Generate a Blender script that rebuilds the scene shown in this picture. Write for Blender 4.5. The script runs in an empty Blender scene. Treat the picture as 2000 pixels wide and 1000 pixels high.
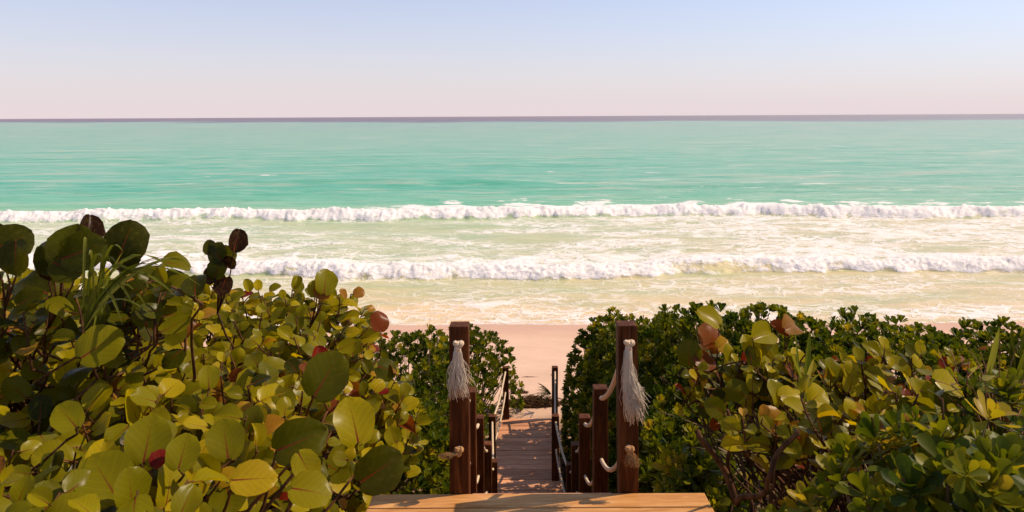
import bpy, math, random
import numpy as np
from mathutils import Matrix, Vector

# ------------------------------------------------------------------ scene, camera, sky, sun
S = bpy.context.scene
C = S.collection
R = math.radians
rng = np.random.default_rng(7)
random.seed(7)

F = 1400.0            # focal length in photo pixels (2000 px wide)
CZ = 6.6              # camera height above the sea
HOR = 227.0           # horizon row at the centre column
ROLL = R(0.29)

cam_d = bpy.data.cameras.new('camera')
cam_d.sensor_width = 36.0
cam_d.lens = 36.0 * F / 2000.0
cam_d.shift_y = -(500.0 - HOR) / 2000.0
cam_d.clip_start = 0.05
cam_d.clip_end = 60000.0
cam = bpy.data.objects.new('camera', cam_d)
C.objects.link(cam)
cam.rotation_mode = 'QUATERNION'
cam.matrix_world = Matrix.Translation((0, 0, CZ)) @ Matrix.Rotation(R(90), 4, 'X') @ Matrix.Rotation(-ROLL, 4, 'Z')
cam_d.dof.use_dof = True
cam_d.dof.focus_distance = 7.0
cam_d.dof.aperture_fstop = 25.2 / 3.5
S.camera = cam

SUN_AZ, SUN_EL = R(77), R(45)       # azimuth to the right of the view direction (+Y)
sun_dir = Vector((math.cos(SUN_EL) * math.sin(SUN_AZ), math.cos(SUN_EL) * math.cos(SUN_AZ), math.sin(SUN_EL)))
sun_d = bpy.data.lights.new('sun', 'SUN')
sun_d.energy = 5.0
sun_d.angle = R(0.5)
sun_d.color = (1.0, 0.82, 0.60)
sun = bpy.data.objects.new('sun', sun_d)
C.objects.link(sun)
sun.rotation_euler = (-sun_dir).to_track_quat('-Z', 'Y').to_euler()
sun.location = (20, 10, 30)

W = bpy.data.worlds.new('World')
S.world = W
W.use_nodes = True
wn, wl = W.node_tree.nodes, W.node_tree.links
wn.clear()
sky = wn.new('ShaderNodeTexSky')
sky.sky_type = 'NISHITA'
sky.sun_disc = False
sky.sun_elevation = SUN_EL
sky.sun_rotation = SUN_AZ
sky.air_density = 1.0
sky.dust_density = 0.5
sky.ozone_density = 1.0
tint = wn.new('ShaderNodeMix')
tint.data_type = 'RGBA'; tint.blend_type = 'MULTIPLY'
tint.inputs[0].default_value = 1.0
tint.inputs[7].default_value = (0.78, 0.95, 1.15, 1)
bg = wn.new('ShaderNodeBackground')
bg.inputs['Strength'].default_value = 0.15
wo = wn.new('ShaderNodeOutputWorld')
wl.new(sky.outputs[0], tint.inputs[6])
# thin sea haze over the sky, thickest along the horizon: 1 - exp(-a / (sin(elevation) + b))
wtc = wn.new('ShaderNodeTexCoord')
wsep = wn.new('ShaderNodeSeparateXYZ')
wl.new(wtc.outputs['Generated'], wsep.inputs[0])


def wmath(op, a, b=None):
    nd = wn.new('ShaderNodeMath'); nd.operation = op
    for k_, v_ in enumerate((a, b)):
        if v_ is None: continue
        if isinstance(v_, bpy.types.NodeSocket): wl.new(v_, nd.inputs[k_])
        else: nd.inputs[k_].default_value = v_
    return nd.outputs[0]


veil = wmath('SUBTRACT', 1.0, wmath('EXPONENT', wmath('DIVIDE', -0.12, wmath('ADD', wmath('MAXIMUM', wsep.outputs[2], 0.0), 0.03))))
hz = wn.new('ShaderNodeMix')
hz.data_type = 'RGBA'
wl.new(veil, hz.inputs[0])
wl.new(tint.outputs[2], hz.inputs[6])
hz.inputs[7].default_value = (5.45, 4.62, 4.78, 1)
wl.new(hz.outputs[2], bg.inputs['Color'])
wl.new(bg.outputs[0], wo.inputs['Surface'])

S.view_settings.view_transform = 'Standard'
S.view_settings.look = 'None'
S.view_settings.exposure = 0.0
S.view_settings.gamma = 1.0
S.render.engine = 'CYCLES'
S.cycles.use_denoising = True
S.cycles.max_bounces = 8
S.cycles.diffuse_bounces = 2
S.cycles.transparent_max_bounces = 8
S.cycles.transmission_bounces = 6


def P(px, py, depth):
    """world point that the photo shows at pixel (px, py) when it is `depth` metres ahead"""
    dx, dy = px - 1000.0, py - HOR
    c, s = math.cos(ROLL), math.sin(ROLL)
    x = c * dx - s * dy
    y = s * dx + c * dy
    return np.array([x / F * depth, depth, CZ - y / F * depth])


# ------------------------------------------------------------------ numpy noise
_perm = rng.permutation(256)
_perm = np.concatenate([_perm, _perm, _perm])
_grad = np.array([(math.cos(a), math.sin(a)) for a in np.linspace(0, 2 * math.pi, 17)[:-1]])


def perlin(x, y, seed=0):
    x = np.asarray(x, float) + seed * 17.31
    y = np.asarray(y, float) + seed * 9.77
    xi, yi = np.floor(x).astype(int), np.floor(y).astype(int)
    xf, yf = x - xi, y - yi
    xi, yi = xi & 255, yi & 255
    u = xf * xf * xf * (xf * (xf * 6 - 15) + 10)
    v = yf * yf * yf * (yf * (yf * 6 - 15) + 10)

    def g(ix, iy, fx, fy):
        h = _perm[_perm[ix & 255] + (iy & 255)] & 15
        return _grad[h, 0] * fx + _grad[h, 1] * fy
    a = g(xi, yi, xf, yf); b = g(xi + 1, yi, xf - 1, yf)
    c = g(xi, yi + 1, xf, yf - 1); d = g(xi + 1, yi + 1, xf - 1, yf - 1)
    return (a + u * (b - a)) * (1 - v) + (c + u * (d - c)) * v


def fbm(x, y, octv=4, seed=0, gain=0.5):
    t, a = 0, 1.0
    for o in range(octv):
        t = t + a * perlin(x * 2 ** o, y * 2 ** o, seed + o)
        a *= gain
    return t


def billow(x, y, octv=3, seed=0):
    t, a = 0, 1.0
    for o in range(octv):
        t = t + a * (1 - 2.2 * np.abs(perlin(x * 2 ** o, y * 2 ** o, seed + o)))
        a *= 0.5
    return t


def sstep(a, b, x):
    t = np.clip((x - a) / (b - a), 0, 1)
    return t * t * (3 - 2 * t)


# ------------------------------------------------------------------ materials
def srgb(r, g, b):
    f = lambda c: c / 12.92 if c <= 0.04045 else ((c + 0.055) / 1.055) ** 2.4
    return (f(r / 255), f(g / 255), f(b / 255), 1.0)


class NT:
    def __init__(self, name):
        self.m = bpy.data.materials.new(name)
        self.m.use_nodes = True
        self.n, self.l = self.m.node_tree.nodes, self.m.node_tree.links
        self.n.clear()
        self.out = self.n.new('ShaderNodeOutputMaterial')

    def node(self, t, **kw):
        nd = self.n.new('ShaderNode' + t)
        for k, v in kw.items():
            setattr(nd, k, v)
        return nd

    def put(self, sock, v):
        if isinstance(v, bpy.types.NodeSocket):
            self.l.new(v, sock)
        else:
            if sock.type == 'RGBA' and len(v) == 3: v = (*v, 1)
            sock.default_value = v

    def math(self, op, a, b=None, c=None, clamp=False):
        nd = self.node('Math', operation=op, use_clamp=clamp)
        self.put(nd.inputs[0], a)
        if b is not None: self.put(nd.inputs[1], b)
        if c is not None: self.put(nd.inputs[2], c)
        return nd.outputs[0]

    def mix(self, fac, a, b, mode='MIX'):
        nd = self.node('Mix', data_type='RGBA', blend_type=mode)
        self.put(nd.inputs[0], fac); self.put(nd.inputs[6], a); self.put(nd.inputs[7], b)
        return nd.outputs[2]

    def ramp(self, fac, stops, interp='LINEAR'):
        nd = self.node('ValToRGB')
        cr = nd.color_ramp
        cr.interpolation = interp
        while len(cr.elements) < len(stops): cr.elements.new(0.5)
        for e, (p, col) in zip(cr.elements, stops):
            e.position = p
            e.color = col if len(col) == 4 else (*col, 1)
        self.put(nd.inputs[0], fac)
        return nd.outputs[0]

    def noise(self, vec, scale, detail=4, rough=0.55, dist=0.0):
        nd = self.node('TexNoise')
        self.put(nd.inputs['Vector'], vec)
        nd.inputs['Scale'].default_value = scale
        nd.inputs['Detail'].default_value = detail
        nd.inputs['Roughness'].default_value = rough
        nd.inputs['Distortion'].default_value = dist
        return nd.outputs['Fac']

    def mapping(self, vec, scale=(1, 1, 1), loc=(0, 0, 0)):
        nd = self.node('Mapping')
        self.put(nd.inputs['Vector'], vec)
        self.put(nd.inputs['Location'], loc)
        nd.inputs['Scale'].default_value = scale
        return nd.outputs[0]

    def coord(self, which='Object'):
        return self.node('TexCoord').outputs[which]

    def attr(self, name, typ='GEOMETRY', out='Fac'):
        return self.node('Attribute', attribute_name=name, attribute_type=typ).outputs[out]

    def bump(self, h, strength, dist):
        nd = self.node('Bump')
        nd.inputs['Strength'].default_value = strength
        nd.inputs['Distance'].default_value = dist
        self.put(nd.inputs['Height'], h)
        return nd.outputs[0]

    def principled(self, col, rough=0.6, spec=0.5, normal=None):
        nd = self.node('BsdfPrincipled')
        self.put(nd.inputs['Base Color'], col)
        self.put(nd.inputs['Roughness'], rough)
        self.put(nd.inputs['Specular IOR Level'], spec)
        if normal is not None: self.l.new(normal, nd.inputs['Normal'])
        return nd

    def finish(self, shader):
        self.l.new(shader, self.out.inputs['Surface'])
        return self.m


def leaf_material(name, stops, vein_col, trans_gain, translucency=0.45, rough=0.38, side_veins=True):
    t = NT(name)
    tone = t.math('ADD', t.attr('tone'), t.attr('tone', 'OBJECT'))
    col = t.ramp(tone, stops)
    uv = t.node('SeparateXYZ')
    t.l.new(t.attr('UVMap', out='Vector'), uv.inputs[0])
    u, v = uv.outputs[0], uv.outputs[1]
    au = t.math('ABSOLUTE', t.math('SUBTRACT', u, 0.5))
    ob = t.coord('Object')
    n1 = t.noise(t.mapping(ob, (1, 1, 1)), 9.0, 3)
    col = t.mix(t.math('MULTIPLY', t.math('SUBTRACT', n1, 0.5), 0.9, clamp=True), col, (0.16, 0.14, 0.02, 1))
    # brown freckles
    n2 = t.noise(ob, 38.0, 2)
    sp = t.math('GREATER_THAN', n2, 0.70)
    col = t.mix(t.math('MULTIPLY', sp, 0.45), col, (0.09, 0.04, 0.012, 1))
    # browned margins on part of the leaves
    eg = t.math('MULTIPLY', t.math('MULTIPLY_ADD', au, 9.0, -3.7, clamp=True), t.math('MULTIPLY_ADD', n1, 8.0, -4.3, clamp=True))
    col = t.mix(t.math('MULTIPLY', eg, 0.6), col, (0.20, 0.075, 0.015, 1))
    # side veins
    if side_veins:
        ph = t.math('FRACT', t.math('SUBTRACT', t.math('MULTIPLY', v, 6.0), t.math('MULTIPLY', au, 5.0)))
        sv = t.math('LESS_THAN', t.math('ABSOLUTE', t.math('SUBTRACT', ph, 0.5)), 0.045)
        col = t.mix(t.math('MULTIPLY', sv, 0.6), col, t.mix(1.0, col, (1.45, 1.4, 1.6, 1), 'MULTIPLY'))
    wid = t.math('MULTIPLY_ADD', t.math('SUBTRACT', 1.0, v), 0.020, 0.005)
    mid = t.math('LESS_THAN', au, wid)
    vfac = t.math('MULTIPLY', mid, t.math('MULTIPLY_ADD', t.math('SUBTRACT', 0.75, v), 1.1, 0.25, clamp=True))
    col = t.mix(vfac, col, vein_col)
    p = t.principled(col, rough, 0.09)
    tr = t.node('BsdfTranslucent')
    g = t.mix(1.0, col, trans_gain, 'MULTIPLY')
    t.l.new(g, tr.inputs[0])
    ms = t.node('MixShader')
    ms.inputs[0].default_value = translucency
    t.l.new(p.outputs[0], ms.inputs[1]); t.l.new(tr.outputs[0], ms.inputs[2])
    return t.finish(ms.outputs[0])


M = {}
M['grape'] = leaf_material('sea_grape_leaf', [
    (0.00, (0.020, 0.021, 0.002)), (0.25, (0.065, 0.066, 0.002)), (0.55, (0.195, 0.168, 0.003)), (0.72, (0.36, 0.275, 0.003)),
    (0.80, (0.34, 0.17, 0.015)), (0.87, (0.17, 0.055, 0.010)), (0.94, (0.16, 0.008, 0.005)), (1.0, (0.024, 0.009, 0.004))],
    (0.17, 0.030, 0.010, 1), (2.1, 1.8, 0.5, 1), 0.40, rough=0.29)
M['naupaka'] = leaf_material('naupaka_leaf', [
    (0.00, (0.010, 0.020, 0.003)), (0.35, (0.034, 0.058, 0.004)), (0.65, (0.112, 0.120, 0.005)), (0.80, (0.23, 0.195, 0.007)),
    (0.90, (0.36, 0.25, 0.02)), (1.0, (0.18, 0.07, 0.02))],
    (0.10, 0.13, 0.02, 1), (2.0, 1.9, 0.6, 1), 0.36, rough=0.40, side_veins=False)
M['blade'] = leaf_material('grass_blade', [
    (0.0, (0.015, 0.022, 0.003)), (0.35, (0.075, 0.085, 0.008)), (0.5, (0.15, 0.16, 0.016)), (0.8, (0.33, 0.27, 0.06)), (1.0, (0.20, 0.07, 0.02))],
    (0.2, 0.2, 0.03, 1), (1.5, 1.5, 0.8, 1), 0.35, side_veins=False)


def bark_material(name, a, b):
    t = NT(name)
    ob = t.coord('Object')
    n = t.noise(t.mapping(ob, (1, 1, 0.35)), 26, 5)
    col = t.ramp(n, [(0.3, a), (0.7, b)])
    p = t.principled(col, 0.8, 0.1, t.bump(n, 0.6, 0.004))
    return t.finish(p.outputs[0])


M['bark'] = bark_material('grape_bark', (0.028, 0.010, 0.004), (0.15, 0.066, 0.024))
M['stem'] = bark_material('naupaka_stem', (0.09, 0.06, 0.025), (0.30, 0.21, 0.11))
M['dry'] = bark_material('dry_twig', (0.12, 0.04, 0.016), (0.38, 0.20, 0.09))


def wood_material(name, dark, mid, light, along=(1, 9, 9), rough=0.65, end=None):
    t = NT(name)
    ob = t.coord('Object')
    rnd = t.node('ObjectInfo').outputs['Random']
    off = t.node('CombineXYZ')
    t.l.new(t.math('MULTIPLY', rnd, 37.0), off.inputs[0]); t.l.new(t.math('MULTIPLY', rnd, 11.0), off.inputs[1])
    t.l.new(t.math('MULTIPLY', rnd, 23.0), off.inputs[2])
    vec = t.mapping(ob, along, off.outputs[0])
    g1 = t.noise(vec, 2.4, 6, 0.6, 1.2)
    g2 = t.noise(vec, 11.0, 4, 0.6, 0.3)
    col = t.ramp(g1, [(0.28, dark), (0.5, mid), (0.72, light)])
    col = t.mix(t.math('MULTIPLY', t.math('SUBTRACT', g2, 0.42, clamp=True), 1.6), col, dark)
    # knots
    vo = t.node('TexVoronoi')
    t.l.new(t.mapping(ob, tuple(max(0.5, a * 0.35) for a in along), off.outputs[0]), vo.inputs['Vector'])
    vo.inputs['Scale'].default_value = 2.2
    kn = t.math('LESS_THAN', vo.outputs['Distance'], 0.07)
    col = t.mix(t.math('MULTIPLY', kn, 0.75), col, tuple(c * 0.35 for c in dark[:3]) + (1,))
    hsv = t.node('HueSaturation')
    t.l.new(col, hsv.inputs['Color'])
    t.l.new(t.math('MULTIPLY_ADD', rnd, 0.4, 0.8), hsv.inputs['Value'])
    h = t.math('ADD', g1, t.math('MULTIPLY', g2, 0.5))
    p = t.principled(hsv.outputs[0], rough, 0.12, t.bump(h, 0.5, 0.004))
    return t.finish(p.outputs[0])


M['post'] = wood_material('post_wood', (0.035, 0.009, 0.002), (0.10, 0.028, 0.006), (0.20, 0.075, 0.020), (11, 11, 1.0))
M['deck'] = wood_material('landing_wood', (0.34, 0.13, 0.035), (0.52, 0.25, 0.08), (0.64, 0.36, 0.15), (1.0, 9, 9), 0.6)
M['walk'] = wood_material('boardwalk_wood', (0.44, 0.17, 0.078), (0.64, 0.30, 0.155), (0.73, 0.39, 0.22), (1.2, 9, 9), 0.8)


def rope_material(name, a, b, glow=0.0):
    t = NT(name)
    uv = t.attr('UVMap', out='Vector')
    wv = t.node('TexWave')
    t.l.new(t.mapping(uv, (1, 1, 1)), wv.inputs['Vector'])
    wv.bands_direction = 'DIAGONAL'
    wv.inputs['Scale'].default_value = 1.0
    wv.inputs['Distortion'].default_value = 0.6
    n = t.noise(t.coord('Object'), 60, 3)
    col = t.mix(t.math('MULTIPLY_ADD', n, 0.8, 0.1, clamp=True), a, b)
    p = t.principled(col, 0.85, 0.15, t.bump(t.math('ADD', wv.outputs['Fac'], n), 0.5, 0.006))
    if glow:
        tr = t.node('BsdfTranslucent'); t.l.new(col, tr.inputs[0])
        ms = t.node('MixShader'); ms.inputs[0].default_value = glow
        t.l.new(p.outputs[0], ms.inputs[1]); t.l.new(tr.outputs[0], ms.inputs[2])
        return t.finish(ms.outputs[0])
    return t.finish(p.outputs[0])


M['rope'] = rope_material('cotton_rope', (0.50, 0.31, 0.17, 1), (0.84, 0.66, 0.46, 1))
M['strand'] = rope_material('cotton_strand', (0.88, 0.69, 0.49, 1), (0.96, 0.83, 0.64, 1), 0.12)
M['jute'] = rope_material('jute_strand', (0.36, 0.17, 0.06, 1), (0.60, 0.33, 0.14, 1), 0.15)


def sand_material():
    t = NT('beach_sand')
    ob = t.coord('Object')
    n1 = t.noise(t.mapping(ob, (0.5, 1, 1)), 0.6, 5)
    n2 = t.noise(ob, 55, 4)
    n3 = t.noise(t.mapping(ob, (0.7, 1.6, 1)), 3.2, 4)
    col = t.ramp(n1, [(0.3, (0.61, 0.385, 0.255)), (0.7, (0.70, 0.455, 0.315))])
    col = t.mix(t.math('MULTIPLY', t.math('GREATER_THAN', n2, 0.68), 0.3), col, (0.30, 0.15, 0.08, 1))
    sep = t.node('SeparateXYZ'); t.l.new(ob, sep.inputs[0])
    # wet band beside the swash, litter on the dune under the shrubs
    wet = t.node('MapRange'); t.l.new(t.math('ADD', sep.outputs[1], t.math('MULTIPLY', n3, 1.4)), wet.inputs[0])
    wet.inputs[1].default_value = 20.6; wet.inputs[2].default_value = 22.4
    col = t.mix(t.math('MULTIPLY', wet.outputs[0], 0.35), col, (0.45, 0.22, 0.13, 1))
    lit = t.attr('litter')
    litc = t.ramp(t.noise(ob, 14, 4), [(0.35, (0.05, 0.022, 0.010)), (0.6, (0.17, 0.085, 0.04)), (0.75, (0.34, 0.19, 0.10))])
    col = t.mix(lit, col, litc)
    h = t.math('ADD', t.math('MULTIPLY', n3, 1.0), t.math('MULTIPLY', n2, 0.12))
    rough = t.math('MULTIPLY_ADD', wet.outputs[0], -0.35, 0.95)
    p = t.principled(col, rough, 0.2, t.bump(h, 0.55, 0.05))
    return t.finish(p.outputs[0])


M['sand'] = sand_material()


def sea_material():
    t = NT('sea_water')
    ob = t.coord('Object')
    wcol = t.attr('water', out='Color')
    foam = t.attr('foam'); lace = t.attr('lace')
    # patchy body colour: sand stirred up, weed, depth
    big = t.noise(t.mapping(ob, (0.018, 0.07, 1)), 1.0, 4, 0.6)
    far = t.noise(t.mapping(ob, (0.006, 0.022, 1), (5, 3, 0)), 1.0, 5, 0.6)
    mott = t.math('ADD', t.math('MULTIPLY', big, 0.5), t.math('MULTIPLY', far, 0.5))
    deep = t.attr('deep')
    wcol = t.mix(t.math('MULTIPLY', deep, t.math('MULTIPLY_ADD', mott, 2.4, -0.85, clamp=True)), wcol, t.mix(1.0, wcol, (0.74, 0.97, 0.90, 1), 'MULTIPLY'))
    chop = t.noise(t.mapping(ob, (0.22, 0.8, 1)), 1.0, 6, 0.62)
    wcol = t.mix(t.math('MULTIPLY_ADD', chop, 7.0, -3.3, clamp=True), wcol, t.mix(1.0, wcol, (0.78, 0.91, 0.89, 1), 'MULTIPLY'))  # darker chop: wavelet shading put into the water colour
    mid = t.noise(t.mapping(ob, (0.05, 0.24, 1), (9, 1, 0)), 1.0, 5, 0.65)
    wcol = t.mix(t.math('MULTIPLY', t.math('MULTIPLY_ADD', deep, 0.85, 0.15), t.math('MULTIPLY_ADD', mid, 8.0, -3.8, clamp=True)), wcol, t.mix(1.0, wcol, (0.64, 0.92, 0.87, 1), 'MULTIPLY'))  # broader darker streaks, wave shading in the colour too
    # pale streaks of stirred sand
    st1 = t.noise(t.mapping(ob, (0.03, 0.16, 1), (2, 8, 0)), 1.0, 6, 0.68)
    st2 = t.noise(t.mapping(ob, (0.12, 0.62, 1), (6, 2, 0)), 1.0, 6, 0.7)
    stk = t.math('ADD', t.math('MULTIPLY_ADD', st1, 7.0, -3.7, clamp=True), t.math('MULTIPLY_ADD', st2, 8.0, -4.3, clamp=True), clamp=True)
    wcol = t.mix(t.math('MULTIPLY', t.math('MULTIPLY', stk, 0.62), deep), wcol, (0.52, 0.50, 0.37, 1))
    # foam lace: warped cell edges
    wv = t.node('TexNoise'); wv.inputs['Scale'].default_value = 0.9; wv.inputs['Detail'].default_value = 5
    t.l.new(ob, wv.inputs['Vector'])
    add = t.node('VectorMath', operation='MULTIPLY_ADD')
    t.l.new(wv.outputs['Color'], add.inputs[0]); add.inputs[1].default_value = (2.2, 1.6, 0); t.l.new(ob, add.inputs[2])

    def cells(scale, sx, sy):
        vo = t.node('TexVoronoi', feature='DISTANCE_TO_EDGE')
        t.l.new(t.mapping(add.outputs[0], (sx, sy, 0)), vo.inputs['Vector'])
        vo.inputs['Scale'].default_value = scale
        return vo.outputs['Distance']
    c1 = cells(1.7, 0.48, 1.05); c2 = cells(4.2, 0.5, 1.0)
    pn = t.noise(t.mapping(ob, (0.16, 0.42, 1)), 1.0, 5, 0.6)
    dens = t.math('MULTIPLY', lace, t.math('MULTIPLY_ADD', pn, 3.4, -1.0, clamp=True))
    w1 = t.math('MULTIPLY', dens, 0.24); w2 = t.math('MULTIPLY', dens, 0.19)
    l1 = t.node('MapRange', interpolation_type='SMOOTHSTEP'); t.l.new(t.math('DIVIDE', c1, t.math('ADD', w1, 0.004)), l1.inputs[0])
    l1.inputs[1].default_value = 0.3; l1.inputs[2].default_value = 1.0; l1.inputs[3].default_value = 1; l1.inputs[4].default_value = 0
    l2 = t.node('MapRange', interpolation_type='SMOOTHSTEP'); t.l.new(t.math('DIVIDE', c2, t.math('ADD', w2, 0.004)), l2.inputs[0])
    l2.inputs[1].default_value = 0.3; l2.inputs[2].default_value = 1.0; l2.inputs[3].default_value = 1; l2.inputs[4].default_value = 0
    lc = t.math('MAXIMUM', t.math('MULTIPLY', l1.outputs[0], 0.9), t.math('MULTIPLY', l2.outputs[0], 0.75))
    lc = t.math('MULTIPLY', lc, t.math('MULTIPLY', dens, 1.6, clamp=True))
    # solid foam broken by noise
    fn = t.noise(t.mapping(ob, (1.0, 1.0, 1.0)), 2.6, 6, 0.65)
    sol = t.math('MULTIPLY_ADD', t.math('ADD', foam, t.math('MULTIPLY', t.math('SUBTRACT', fn, 0.5), 1.5)), 3.0, -1.0, clamp=True)
    sol = t.math('MULTIPLY', sol, t.math('GREATER_THAN', foam, 0.02))
    fk = t.noise(t.mapping(ob, (0.10, 0.50, 1), (3, 7, 0)), 1.0, 6, 0.74)
    fk = t.math('MULTIPLY', t.math('MULTIPLY_ADD', fk, 10.0, -5.7, clamp=True), t.math('MULTIPLY', t.attr('fleck'), 0.85))  # pale flecks: whitecaps plus sun glitter painted into the colour
    # whitecaps and paler lanes far out, where single waves are too small to see
    fa = t.noise(t.mapping(ob, (0.020, 0.011, 1), (4, 1, 0)), 1.0, 5, 0.7)
    fb = t.noise(t.mapping(ob, (0.030, 0.030, 1), (8, 3, 0)), 1.0, 4, 0.7)
    fars = t.math('ADD', t.math('MULTIPLY_ADD', fa, 7.0, -3.8, clamp=True), t.math('MULTIPLY_ADD', fb, 9.0, -5.2, clamp=True), clamp=True)
    fk = t.math('MAXIMUM', fk, t.math('MULTIPLY', fars, t.math('MULTIPLY', t.attr('outer'), 0.34)))
    fm = t.math('MAXIMUM', t.math('MAXIMUM', sol, lc), fk)
    col = t.mix(fm, wcol, (0.88, 0.80, 0.74, 1))
    # ripples
    r1 = t.noise(t.mapping(ob, (0.5, 1.6, 1)), 1.0, 6, 0.6)
    r2 = t.noise(t.mapping(ob, (2.0, 5.0, 1)), 1.0, 5, 0.6)
    f2 = t.noise(ob, 7.0, 6, 0.7)
    h = t.math('ADD', t.math('ADD', r1, t.math('MULTIPLY', r2, 0.25)), t.math('MULTIPLY', t.math('MULTIPLY', f2, fm), 0.35))
    p = t.principled(col, t.math('MULTIPLY_ADD', fm, 0.5, 0.28), 0.10, t.bump(h, 0.7, 0.24))
    p.inputs['IOR'].default_value = 1.33
    return t.finish(p.outputs[0])


M['sea'] = sea_material()


def simple(name, a, b, scale, rough=0.9):
    t = NT(name)
    n = t.noise(t.coord('Object'), scale, 4)
    p = t.principled(t.ramp(n, [(0.3, a), (0.7, b)]), rough, 0.2)
    return t.finish(p.outputs[0])


M['weed'] = simple('seaweed', (0.035, 0.016, 0.007), (0.16, 0.075, 0.028), 30)


# ------------------------------------------------------------------ mesh helpers
def mesh_np(name, verts, quads, mat, uv=None, attrs=None, smooth=True):
    me = bpy.data.meshes.new(name)
    verts = np.asarray(verts, np.float32); quads = np.asarray(quads, np.int32)
    k = quads.shape[1]
    me.vertices.add(len(verts)); me.vertices.foreach_set('co', verts.ravel())
    me.loops.add(quads.size); me.loops.foreach_set('vertex_index', quads.ravel())
    me.polygons.add(len(quads))
    me.polygons.foreach_set('loop_start', np.arange(0, quads.size, k, dtype=np.int32))
    me.polygons.foreach_set('use_smooth', np.full(len(quads), smooth, dtype=bool))
    if uv is not None:
        ul = me.uv_layers.new(name='UVMap')
        ul.data.foreach_set('uv', np.asarray(uv, np.float32)[quads.ravel()].ravel())
    for an, (typ, data) in (attrs or {}).items():
        a = me.attributes.new(an, typ, 'POINT')
        a.data.foreach_set('color' if typ == 'FLOAT_COLOR' else 'value', np.asarray(data, np.float32).ravel())
    me.update(calc_edges=True)
    me.materials.append(mat)
    return me


class MB:
    """collects tubes, boxes and ribbons into one mesh"""
    def __init__(self):
        self.v, self.f, self.uv, self.n = [], [], [], 0

    def add(self, v, f, uv=None):
        v = np.asarray(v, float)
        self.v.append(v); self.f += [tuple(i + self.n for i in q) for q in f]
        self.uv.append(np.zeros((len(v), 2)) if uv is None else np.asarray(uv, float))
        self.n += len(v)

    def tube(self, pts, rad, sides=6, cap=True, vscale=30.0):
        pts = np.asarray(pts, float)
        n = len(pts)
        rad = np.broadcast_to(np.asarray(rad, float), (n,))
        tan = np.gradient(pts, axis=0)
        tan /= np.linalg.norm(tan, axis=1, keepdims=True) + 1e-9
        ref = np.array([0, 0, 1.0]) if abs(tan[0, 2]) < 0.9 else np.array([1.0, 0, 0])
        a = np.cross(tan[0], ref); a /= np.linalg.norm(a)
        vs, uvs, dist = [], [], 0
        for i in range(n):
            a = a - tan[i] * a.dot(tan[i]); a /= np.linalg.norm(a) + 1e-9
            b = np.cross(tan[i], a)
            if i: dist += np.linalg.norm(pts[i] - pts[i - 1])
            for s in range(sides):
                th = 2 * math.pi * s / sides
                vs.append(pts[i] + rad[i] * (math.cos(th) * a + math.sin(th) * b)); uvs.append((s / sides * 3, dist * vscale))
        fs = [(i * sides + s, i * sides + (s + 1) % sides, (i + 1) * sides + (s + 1) % sides, (i + 1) * sides + s)
              for i in range(n - 1) for s in range(sides)]
        if cap:
            fs += [tuple(range(sides))[::-1], tuple((n - 1) * sides + s for s in range(sides))]
        self.add(vs, fs, uvs)

    def box(self, lo, hi, jit=0.0):
        x0, y0, z0 = lo; x1, y1, z1 = hi
        v = np.array([(x, y, z) for z in (z0, z1) for y in (y0, y1) for x in (x0, x1)], float)
        if jit: v += rng.normal(0, jit, v.shape)
        self.add(v, [(0, 2, 3, 1), (4, 5, 7, 6), (0, 1, 5, 4), (1, 3, 7, 5), (3, 2, 6, 7), (2, 0, 4, 6)])

    def mesh(self, name, mat, smooth=True):
        me = bpy.data.meshes.new(name)
        v = np.concatenate(self.v)
        me.from_pydata(v.tolist(), [], self.f)
        uv = np.concatenate(self.uv)
        ul = me.uv_layers.new(name='UVMap')
        idx = np.empty(len(me.loops), np.int32); me.loops.foreach_get('vertex_index', idx)
        ul.data.foreach_set('uv', uv[idx].astype(np.float32).ravel())
        me.polygons.foreach_set('use_smooth', np.full(len(me.polygons), smooth, dtype=bool))
        me.materials.append(mat)
        me.update()
        return me


def obj(name, me, parent=None, loc=None):
    o = bpy.data.objects.new(name, me)
    C.objects.link(o)
    if parent is not None: o.parent = parent
    if loc is not None: o.location = loc
    return o


def tag(o, label=None, cat=None, group=None, kind=None):
    if label: o['label'] = label
    if cat: o['category'] = cat
    if group: o['group'] = group
    if kind: o['kind'] = kind
    return o


def empty(name, loc, label, cat, group=None):
    o = bpy.data.objects.new(name, None)
    o.empty_display_size = 0.2
    C.objects.link(o); o.location = loc
    return tag(o, label, cat, group)


def bevel(me, w, seg=2):
    import bmesh
    bm = bmesh.new(); bm.from_mesh(me)
    bmesh.ops.bevel(bm, geom=bm.edges[:], offset=w, segments=seg, affect='EDGES', profile=0.6)
    bm.to_mesh(me); bm.free()
    return me


# ------------------------------------------------------------------ terrain: dune, beach and sea bed
DECK_Z = CZ - 1.94
WALK_Z = CZ - 5.10


def ground_z(x, y):
    x = np.asarray(x, float); y = np.asarray(y, float)
    base = np.interp(y, [-30, 3.3, 4.2, 8.9, 12.1, 12.3, 13.35, 13.5, 22.5, 60, 200], [4.4, 4.35, 3.9, 1.1, 1.18, 1.44, 1.44, 1.34, 0.0, -2.5, -3.0])
    side = sstep(0.9, 2.2, np.abs(x - 0.2)) * sstep(12.8, 8.0, y) * sstep(2.5, 5.0, y)
    return base + 0.75 * side + 0.05 * fbm(x / 2.1, y / 1.7, 3, 3) * sstep(21.5, 14, y) + 0.02 * perlin(x / 0.7, y / 0.6, 9) * sstep(22, 15, y)


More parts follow.
